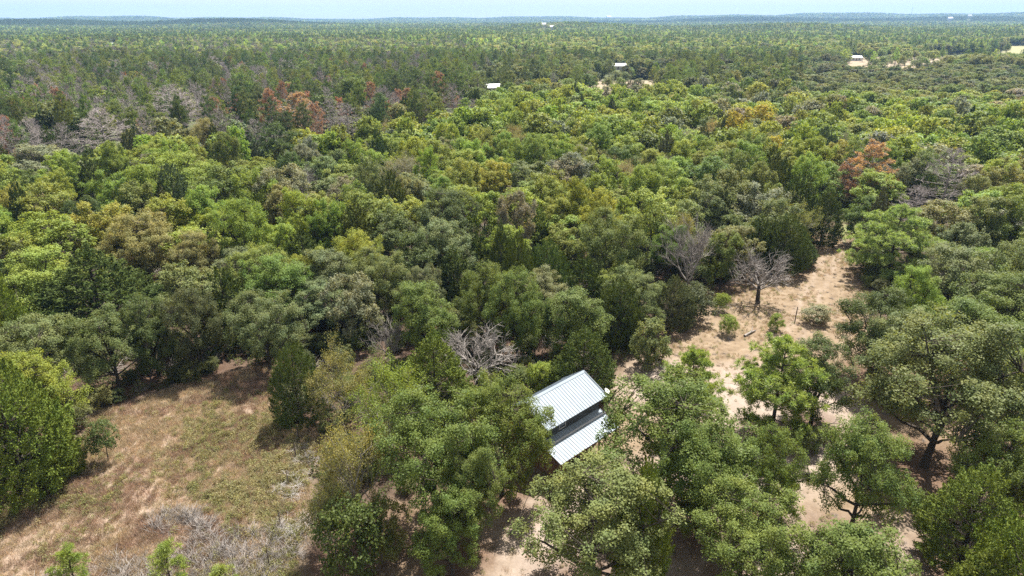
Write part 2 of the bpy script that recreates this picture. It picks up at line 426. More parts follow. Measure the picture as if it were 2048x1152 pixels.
P = {}
P['oak'] = [broadleaf(100 + i, H=h_, W=w_, base=b_, n_leaf=nl_, mind=md_, n_limb=k_, low=lo) for i, (h_, w_, b_, nl_, md_, k_, lo) in enumerate(
    [(9.5, 9, .14, 38000, 1., 9, -.8), (10.5, 9, .2, 38000, 1., 9, -.75), (8.5, 9, .1, 34000, 1., 8, -.85), (9.5, 8.5, .13, 33000, 1., 10, -.8), (10, 9.5, .18, 40000, 1., 9, -.75), (9, 8, .16, 31000, 1.1, 9, -.8)])]
P['oakm'] = [broadleaf(200 + i, H=h_, W=7.5, base=b_, n_leaf=13000, ls=.22, mind=1.15, lobe=.24, dens=.8, n_limb=5, rt=.17, split=False, low=-.8) for i, (h_, b_) in enumerate([(9, .12), (9.5, .1), (8.2, .08), (10.5, .14), (9, .08), (8.6, .1)])]
P['elm'] = [bare(300 + i, H=8.5, W=8, trunk=.2, bark=M_SILVER, leafy=12000, ls=.15, rt=.15, up=.75, multi=2, nk=(6, 5, 4, 4)) for i in range(3)]
P['jun'] = [juniper(400 + i, H=h_, W=w_, sharp=s_) for i, (h_, w_, s_) in enumerate([(7.5, 6, .62), (8.5, 5.5, .8), (8, 6, .55), (9, 5.2, .9)])]
P['junm'] = [juniper(450 + i, H=8, W=5.2, n_leaf=10000, ls=.32, mind=.62, split=False, sharp=s_) for i, s_ in enumerate([.6, .8, 1.0])]
P['pine'] = [pine(500 + i, H=9, W=6.2, base=b_, n_tuft=nt__, per=72, nl=.27, nw=.05) for i, (b_, nt__) in enumerate([(.16, 850), (.06, 900)])] + [pine(505, H=9.4, W=9, base=.05, n_tuft=1100, per=72, nl=.30, nw=.055)]
P['pinem'] = [pine(550 + i, H=14, W=6.5, base=b_, n_tuft=230, per=40, nl=.45, nw=.10, split=False) for i, b_ in enumerate([.5, .4, .58, .35])]
P['deadp'] = [pine(600 + i, H=13, W=7.5, base=.25, n_tuft=110, split=True, dead=1) for i in range(3)]
P['redp'] = [pine(650 + i, H=12, W=7, base=.25, n_tuft=110, per=40, nl=.34, nw=.09, split=True, dead=1.7) for i in range(2)]
P['dead'] = [bare(700, H=6.6, W=6.5, trunk=.33, rt=.22, up=.55, nk=(8, 6, 5, 4)), bare(701, H=8, W=6, trunk=.3, rt=.14, up=.9, nk=(6, 6, 5, 5)), bare(702, H=5, W=6, trunk=.12, rt=.09, up=.7, multi=2, nk=(6, 6, 6, 5))]
M_BLEACH = rough_mat('bleached_wood', (.36, .33, .31), (.52, .49, .46), 4, .85, (1, 1, .3))
P['brush'] = [bare(720 + i, bark=M_BLEACH, H=2.2, W=4.2, trunk=.06, rt=.06, up=.25, multi=3, nk=(5, 5, 4, 3), split=False) for i in range(2)]
P['shrub'] = [broadleaf(800 + i, H=3, W=3.4, base=.04, n_leaf=6000, ls=.14, mind=1.15, n_limb=4, rt=.05, split=False, low=-.95, nm='shrub') for i in range(3)]
P['sap'] = [broadleaf(830 + i, H=3.4, W=2.4, base=.18, n_leaf=4200, ls=.12, mind=1.3, n_limb=4, rt=.05, split=False, low=-.9, nm='sapling') for i in range(2)]
P['spine'] = [pine(860 + i, H=3, W=2, base=.3, n_tuft=70, per=70, nl=.24, nw=.035, split=False, rt=.06) for i in range(2)]

# real extent of every pattern tree, so that a tree gets the width and height asked for
for k_, pool_ in P.items():
    for pr in pool_:
        vs = []
        for nm, me in pr['parts']:
            v = np.empty(len(me.vertices) * 3, np.float32); me.vertices.foreach_get('co', v); vs.append(v.reshape(-1, 3))
        cv = next((v for (nm, me), v in zip(pr['parts'], vs) if nm == 'crown' and k_ != 'redp'), np.concatenate(vs))
        pr['W'] = 2 * float(np.percentile(np.hypot(cv[:, 0], cv[:, 1]), 89 if k_ in ('pine', 'spine') else 96.5)); pr['H'] = float(np.percentile(cv[:, 2], 99.7))
trees = []
_k = {}
def place(kind, name, x, y, H, W, tint, label, cat='tree', group=None, ref=None, rz=None, var=None, lean=(0, 0)):
    pool = P[kind]; i = _k.get(kind, 0); _k[kind] = i + 1
    pr = pool[(i if var is None else var) % len(pool)]
    z = float(terrain(x, y)) - .05
    t = thing(name, label or 'tree', cat, (x, y, z), rng.uniform(0, 6.283) if rz is None else rz, group)
    t.rotation_euler[0], t.rotation_euler[1] = lean
    t.scale = (W / pr['W'], W / pr['W'] * rng.uniform(.93, 1.07), H / pr['H'])
    for nm, me in pr['parts']:
        o = obj(nm, me, t)
        if nm == 'crown' and tint is not None:
            o['tint'] = [float(c) for c in tint]
    trees.append(dict(o=t, kind=kind, x=x, y=y, H=H, W=W, tint=tint, label=label, ref=ref, name=name))
    return t

# ------------------------------------------------------------------ ground
MEADOW = [(-300, 1110), (-60, 1010), (60, 985), (130, 930), (160, 855), (200, 815), (330, 785), (470, 742), (560, 735), (585, 850), (640, 850), (660, 900), (615, 960), (600, 1040), (600, 1400), (-300, 1400)]
YARD = [(700, 1400), (760, 1090), (800, 1000), (930, 985), (1010, 930), (1180, 800), (1220, 745), (1300, 690), (1330, 650), (1400, 618), (1440, 575), (1500, 545), (1585, 540), (1615, 475), (1645, 452), (1690, 445), (1712, 470), (1720, 545), (1740, 620), (1800, 700), (2300, 760), (2300, 1400)]
SAND = [(1225, 800), (1240, 760), (1330, 715), (1420, 745), (1480, 730), (1560, 740), (1700, 760), (1740, 850), (1700, 950), (1600, 980), (1580, 1050), (1700, 1075), (1800, 1040), (1880, 1060), (1850, 1180), (1500, 1400), (960, 1400), (985, 1080), (1060, 1000), (1200, 930), (1400, 900), (1440, 850)]
GAPS = [  # (px polygon on the ground, tone) clearings farther off
    ([(1165, 163), (1320, 158), (1335, 222), (1150, 228)], 'tan'), ([(925, 205), (955, 205), (955, 250), (920, 250)], 'tan'),
    ([(1015, 108), (1045, 108), (1050, 128), (1005, 128)], 'tan'), ([(1780, 114), (1895, 111), (1885, 160), (1760, 158)], 'tan'),
    ([(1890, 110), (2000, 106), (2010, 136), (1880, 142)], 'green'), ([(2000, 91), (2300, 91), (2300, 140), (2005, 138)], 'field'), ([(1690, 112), (1780, 114), (1770, 156), (1680, 152)], 'tan'),
    ([(1700, 430), (1740, 425), (1720, 465), (1640, 462), (1660, 440)], 'green'), ([(1600, 155), (1650, 155), (1650, 180), (1600, 180)], 'tan')]
to_ground = lambda poly: np.array([at(px, max(py, 60), 0)[:2] for px, py in poly])
G_MEADOW, G_YARD, G_SAND = to_ground(MEADOW), to_ground(YARD), to_ground(SAND)
G_GAPS = [(to_ground(p), t) for p, t in GAPS]

def edge_noise(x, y, a=1.4):
    return (fnoise(x / 3.1, y / 3.1, 31) - .5) * 2 * a, (fnoise(x / 3.1 + 50, y / 3.1, 37) - .5) * 2 * a

radii = [3.0]
while radii[-1] < 9300: radii.append(radii[-1] * (1.0125 if 20 < radii[-1] < 160 else 1.03))
radii = np.array(radii); ang = np.radians(np.arange(-80, 80.01, .33))
Rg, Ag = np.meshgrid(radii, ang, indexing='ij'); X, Y = (Rg * np.sin(Ag)).ravel(), (Rg * np.cos(Ag)).ravel()
Z = terrain(X, Y)
nr, na = len(radii), len(ang)
ii, jj = np.meshgrid(np.arange(nr - 1), np.arange(na - 1), indexing='ij'); a0 = (ii * na + jj).ravel()
Fg = np.stack([a0, a0 + 1, a0 + na + 1, a0 + na], 1)[:, ::-1]

mg, n, out = new_mat('ground_soil'); l = n.links.new
def attr(nm): return N(n, 'ShaderNodeAttribute', attribute_type='GEOMETRY', attribute_name=nm)
geo = N(n, 'ShaderNodeNewGeometry')
def noise(scale, detail=5, rough=.6):
    x = N(n, 'ShaderNodeTexNoise'); x.inputs['Scale'].default_value = scale; x.inputs['Detail'].default_value = detail; x.inputs['Roughness'].default_value = rough
    l(geo.outputs['Position'], x.inputs['Vector']); return x
def ramp(src, stops):
    x = N(n, 'ShaderNodeValToRGB'); e = x.color_ramp.elements
    while len(e) < len(stops): e.new(.5)
    for k, (p_, c_) in enumerate(stops): e[k].position = p_; e[k].color = (*c_, 1)
    l(src, x.inputs['Fac']); return x.outputs['Color']
def mixc(f, a, b):
    x = N(n, 'ShaderNodeMix', data_type='RGBA')
    if isinstance(f, float): x.inputs['Factor'].default_value = f
    else: l(f, x.inputs['Factor'])
    l(a, x.inputs['A']); l(b, x.inputs['B']); return x.outputs['Result']
n_big, n_mid, n_fine = noise(.12, 4), noise(.9, 6), noise(6, 5, .7)
litter = ramp(n_mid.outputs['Fac'], [(.3, (0.041, 0.028, 0.021)), (.55, (0.083, 0.058, 0.042)), (.75, (0.140, 0.105, 0.077))])
soil = ramp(n_mid.outputs['Fac'], [(.25, (.125, .09, .058)), (.5, (.20, .148, .098)), (.75, (.265, .205, .145))])
dry = ramp(n_mid.outputs['Fac'], [(.25, (0.172, 0.122, 0.090)), (.5, (0.258, 0.191, 0.142)), (.75, (0.318, 0.249, 0.189))])
sand = ramp(n_mid.outputs['Fac'], [(.25, (0.215, 0.168, 0.133)), (.5, (0.275, 0.222, 0.182)), (.75, (0.318, 0.262, 0.224))])
weed = ramp(n_fine.outputs['Fac'], [(.35, (0.064, 0.064, 0.026)), (.65, (0.127, 0.108, 0.045))])
fieldc = ramp(n_mid.outputs['Fac'], [(.3, (0.210, 0.204, 0.101)), (.7, (0.286, 0.261, 0.153))])
greenc = ramp(n_mid.outputs['Fac'], [(.3, (0.121, 0.140, 0.051)), (.7, (0.191, 0.197, 0.083))])
tanc = ramp(n_mid.outputs['Fac'], [(.3, (0.229, 0.185, 0.127)), (.7, (0.318, 0.261, 0.191))])
far_gap_shade = ramp(n_big.outputs['Fac'], [(.3, (.075, .09, .042)), (.7, (.11, .12, .06))])  # distant woods' floor, with the shade between crowns put into its colour
c = litter
c = mixc(attr('far').outputs['Fac'], c, far_gap_shade)
c = mixc(attr('yard').outputs['Fac'], c, soil)
c = mixc(attr('sand').outputs['Fac'], c, sand)
c = mixc(attr('meadow').outputs['Fac'], c, dry)
leafc = ramp(n_fine.outputs['Fac'], [(.3, (.06, .033, .022)), (.55, (.115, .07, .048)), (.75, (.18, .125, .09))])
c = mixc(attr('leaf').outputs['Fac'], c, leafc)
c = mixc(attr('rut').outputs['Fac'], c, sand)
wm = N(n, 'ShaderNodeMath', operation='MULTIPLY'); l(attr('weed').outputs['Fac'], wm.inputs[0]); wm.inputs[1].default_value = .6
c = mixc(wm.outputs[0], c, weed)
c = mixc(attr('tan').outputs['Fac'], c, tanc); c = mixc(attr('green').outputs['Fac'], c, greenc); c = mixc(attr('field').outputs['Fac'], c, fieldc)
fm = N(n, 'ShaderNodeMapRange'); fm.inputs['To Min'].default_value = .72; fm.inputs['To Max'].default_value = 1.25; l(n_fine.outputs['Fac'], fm.inputs['Value'])
sc_ = N(n, 'ShaderNodeVectorMath', operation='SCALE'); l(c, sc_.inputs[0]); l(fm.outputs[0], sc_.inputs['Scale'])
pb = N(n, 'ShaderNodeBsdfPrincipled'); pb.inputs['Roughness'].default_value = .95; pb.inputs['Specular IOR Level'].default_value = .08
l(sc_.outputs[0], pb.inputs['Base Color'])
bmp = N(n, 'ShaderNodeBump'); bmp.inputs['Strength'].default_value = .55; bmp.inputs['Distance'].default_value = .09
l(n_fine.outputs['Fac'], bmp.inputs['Height']); l(bmp.outputs[0], pb.inputs['Normal']); l(pb.outputs[0], out.inputs['Surface'])

gme = mesh('ground', np.stack([X, Y, Z], 1), Fg, mg, True)
ex, ey = edge_noise(X, Y)
def soft(poly, rad):
    acc = np.zeros(len(X))
    for dx, dy in ((0, 0), (1, 0), (-1, 0), (0, 1), (0, -1), (.7, .7), (-.7, .7), (.7, -.7), (-.7, -.7)):
        acc += in_poly(X + ex + dx * rad, Y + ey + dy * rad, poly)
    return acc / 9
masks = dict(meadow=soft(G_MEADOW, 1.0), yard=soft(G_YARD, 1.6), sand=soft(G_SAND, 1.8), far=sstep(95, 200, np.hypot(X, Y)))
masks['weed'] = masks['meadow'] * sstep(.46, .62, fnoise(X / 6 + 3, Y / 6, 77)) * sstep(62, 46, Y)
for tone in ('tan', 'green', 'field'):
    mk = np.zeros(len(X))
    for g, t in G_GAPS:
        if t == tone: mk = np.maximum(mk, in_poly(X + ex * 6, Y + ey * 6, g).astype(float))
    masks[tone] = mk
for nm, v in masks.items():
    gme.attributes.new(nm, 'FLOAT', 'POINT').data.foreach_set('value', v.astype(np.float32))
obj('ground', gme, kind='structure')

# ------------------------------------------------------------------ the barn
M_TIN = rough_mat('galvanised_tin', (.235, .275, .315), (.27, .31, .35), 1.2, .62, (1, 1, 1), 0, .3, 0, .03)
M_PLANK = rough_mat('brown_plank', (.10, .055, .032), (.24, .135, .08), 3.5, .85, (6, 6, .35), .3, .2, 0, .28)
M_GREYWALL = rough_mat('weathered_board', (.07, .075, .08), (.12, .125, .13), 3, .85, (.4, 6, 6), .25, .2, 0, .15)
M_TRIM = rough_mat('pale_trim', (.55, .52, .5), (.68, .65, .62), 3, .6)
M_RUST = rough_mat('rusty_beam', (.16, .06, .03), (.28, .11, .055), 4, .85)
M_WHITE = rough_mat('white_paint', (.74, .74, .73), (.82, .82, .81), 3, .5, bump=.02)
M_GLASS = rough_mat('dark_glass', (.02, .025, .03), (.035, .04, .045), 2, .08, bump=0, spec=.6)
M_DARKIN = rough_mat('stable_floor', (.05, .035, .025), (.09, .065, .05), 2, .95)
BA = at(1164, 743.5, 5.5)
barn = thing('barn', 'small brown plank barn with ribbed grey metal roof half hidden by oaks', 'barn', (BA[0], BA[1], 0), math.radians(-135))
BL = 6.7

def rib_panel(x0, x1, p0, p1, name):
    """ribbed sheet from x0..x1 (along ridge), sloping from p0=(y,z) to p1=(y,z)"""
    xs, hs = [], []
    k = x0
    while k < x1 - .02:
        for dx, hh in ((0, 0), (.015, .03), (.04, .03), (.055, 0)):
            xs.append(k + dx); hs.append(hh)
        k += .3
    xs.append(x1); hs.append(0)
    xs, hs = np.array(xs), np.array(hs); m = len(xs)
    d = np.array([p1[0] - p0[0], p1[1] - p0[1]]); d /= np.linalg.norm(d); nn = np.array([-d[1], d[0]]);
    if nn[1] < 0: nn = -nn
    V = []
    for off in (0, -.02):
        for p in (p0, p1):
            V += [(x, p[0] + nn[0] * (h_ + off), p[1] + nn[1] * (h_ + off)) for x, h_ in zip(xs, hs)]
    F = []
    for i in range(m - 1):
        F += [(i, i + 1, m + i + 1, m + i), (2 * m + i, 3 * m + i, 3 * m + i + 1, 2 * m + i + 1), (i, 2 * m + i, 2 * m + i + 1, i + 1), (m + i, m + i + 1, 3 * m + i + 1, 3 * m + i)]
    F += [(0, m, 3 * m, 2 * m), (m - 1, 3 * m - 1, 4 * m - 1, 2 * m - 1)]
    return obj(name, mesh(name, V, F, M_TIN), barn)

def flip(p0, p1): return p0, p1
k = -.15
while k < BL - .1:
    e = min(k + .9, BL + .1)
    rib_panel(k, e - .004, (0.02, 5.5), (2.5, 4.2), 'roof_panel')
    rib_panel(k, e - .004, (-0.02, 5.5), (-2.25, 3.85), 'roof_panel')
    if k + .3 > 0: pass
    rib_panel(k + .3, e + .3 - .004, (1.86, 3.16), (2.62, 2.80), 'porch_panel')
    rib_panel(k + .35, e + .35 - .004, (2.58, 2.845), (4.1, 2.28), 'porch_panel')
    k += .9
def bx(name, parts, m): 
    V, F = boxes(parts); return obj(name, mesh(name, V, F, m), barn)
V = []; F = []
cap = [(-.17, 5.44), (0, 5.58), (.17, 5.46), (.17, 5.44), (0, 5.545), (-.17, 5.42)]
V = [(-.17, y, z) for y, z in cap] + [(BL + .12, y, z) for y, z in cap]
F = [(i, (i + 1) % 6, 6 + (i + 1) % 6, 6 + i) for i in range(6)]
obj('ridge_cap', mesh('ridge_cap', V, F, M_TIN), barn)
# rake trims (sloped boards) and the pale flashing on the porch roof
def beam(name, a, b, wdt, hgt, m):
    a, b = np.array(a, float), np.array(b, float); t = unit(b - a); s = unit(np.cross(t, [0, 0, 1.0])); q = np.cross(s, t)
    V = [p + s * sx * wdt / 2 + q * sz * hgt / 2 for p in (a, b) for sx, sz in ((-1, -1), (1, -1), (1, 1), (-1, 1))]
    F = [(0, 3, 2, 1), (4, 5, 6, 7), (0, 1, 5, 4), (1, 2, 6, 5), (2, 3, 7, 6), (3, 0, 4, 7)]
    return obj(name, mesh(name, V, F, m), barn)
beam('rake_trim', (-.19, 0, 5.53), (-.19, 2.52, 4.21), .05, .12, M_TIN)
beam('rake_trim', (BL + .14, 0, 5.53), (BL + .14, 2.52, 4.21), .05, .12, M_TIN)
beam('rake_trim', (BL + .14, 0, 5.53), (BL + .14, -2.27, 3.86), .05, .12, M_TIN)
beam('rake_trim', (-.19, 0, 5.53), (-.19, -2.27, 3.86), .05, .12, M_TIN)
beam('flashing', (.1, 2.56, 2.90), (BL + .52, 2.56, 2.90), .14, .05, M_TRIM)
beam('beam', (BL + .3, 1.9, 3.03), (BL + .3, 4.0, 2.19), .07, .16, M_RUST)
beam('beam', (0.3, 3.95, 2.13), (BL + .3, 3.95, 2.13), .1, .16, M_RUST)
for px_ in (.4, 2.5, 4.6, BL + .25):
    bx('post', [(px_ - .06, px_ + .06, 3.88, 4.0, -.2, 2.1)], M_PLANK)
# end wall of vertical planks towards the camera, each plank a piece of its own
def gable_top(y): return 5.44 - (.52 * y if y > 0 else -.74 * y * 1.0) - .06
for xw, sgn in ((BL - .35, 1), (.2, -1)):
    y = -2.0
    while y < 3.9:
        wd = .2 + rng.uniform(-.03, .03); y1 = min(y + wd, 3.92); ym = (y + y1) / 2
        if y < 2.0:
            z0_, z1_ = gable_top(y), gable_top(y1)
        else:
            z0_, z1_ = 3.02 - .36 * (y - 1.9) - .05, 3.02 - .36 * (y1 - 1.9) - .05
        if y >= 2.0 and sgn < 0: break
        dx = rng.uniform(0, .012); xa, xb = xw - .025 + dx * sgn, xw + .025 + dx * sgn
        V = [(xa, y, -.1), (xb, y, -.1), (xb, y1 - .012, -.1), (xa, y1 - .012, -.1), (xa, y, z0_), (xb, y, z0_), (xb, y1 - .012, z1_), (xa, y1 - .012, z1_)]
        F = [(0, 3, 2, 1), (4, 5, 6, 7), (0, 1, 5, 4), (1, 2, 6, 5), (2, 3, 7, 6), (3, 0, 4, 7)]
        obj('plank', mesh('plank', V, F, M_PLANK), barn)
        y = y1
    # dark backing behind the joints
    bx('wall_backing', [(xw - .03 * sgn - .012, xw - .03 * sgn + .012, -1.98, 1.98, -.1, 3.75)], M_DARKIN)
# upper side wall under the eave: horizontal weathered boards with a small window
for zb in np.arange(2.95, 4.12, .2):
    bx('board', [(.25, BL - .4, 1.99, 2.02 + rng.uniform(0, .012), zb, zb + .188)], M_GREYWALL)
bx('wall', [(.25, BL - .4, 1.93, 1.985, -.1, 4.12)], M_PLANK)
bx('wall', [(.25, BL - .4, -2.0, -1.95, -.1, 3.9)], M_PLANK)
wf = bx('window', [(4.3, 4.36, 2.035, 2.075, 3.3, 3.9), (5.0, 5.06, 2.035, 2.075, 3.3, 3.9), (4.36, 5.0, 2.035, 2.075, 3.3, 3.36), (4.36, 5.0, 2.035, 2.075, 3.84, 3.9)], M_TRIM)
V, F = boxes([(4.365, 4.995, 2.036, 2.05, 3.365, 3.835)]); obj('pane', mesh('pane', V, F, M_GLASS), wf)
bx('floor', [(.25, BL - .4, -1.94, 1.92, -.05, .06)], M_DARKIN)
# small white dish at the eave corner
dv, df = [], []
for i in range(5):
    for j in range(14):
        rr = .27 * i / 4; th = j / 14 * 6.283; dv.append((rr * math.cos(th), rr * math.sin(th), .5 * rr * rr * 3))
for i in range(4):
    for j in range(14): df.append((i * 14 + j, i * 14 + (j + 1) % 14, (i + 1) * 14 + (j + 1) % 14, (i + 1) * 14 + j))
dsh = obj('dish', mesh('dish', dv, df, M_WHITE), barn); dsh.location = (-.42, 2.2, 4.42); dsh.rotation_euler = (math.radians(-38), math.radians(-20), 0)
arm = tube(np.array([(-.15, 2.2, 4.1), (-.3, 2.2, 4.2), (-.42, 2.2, 4.41)]), np.array([.02, .02, .02]), 6); obj('dish_arm', mesh('dish_arm', *arm, M_WHITE), barn)


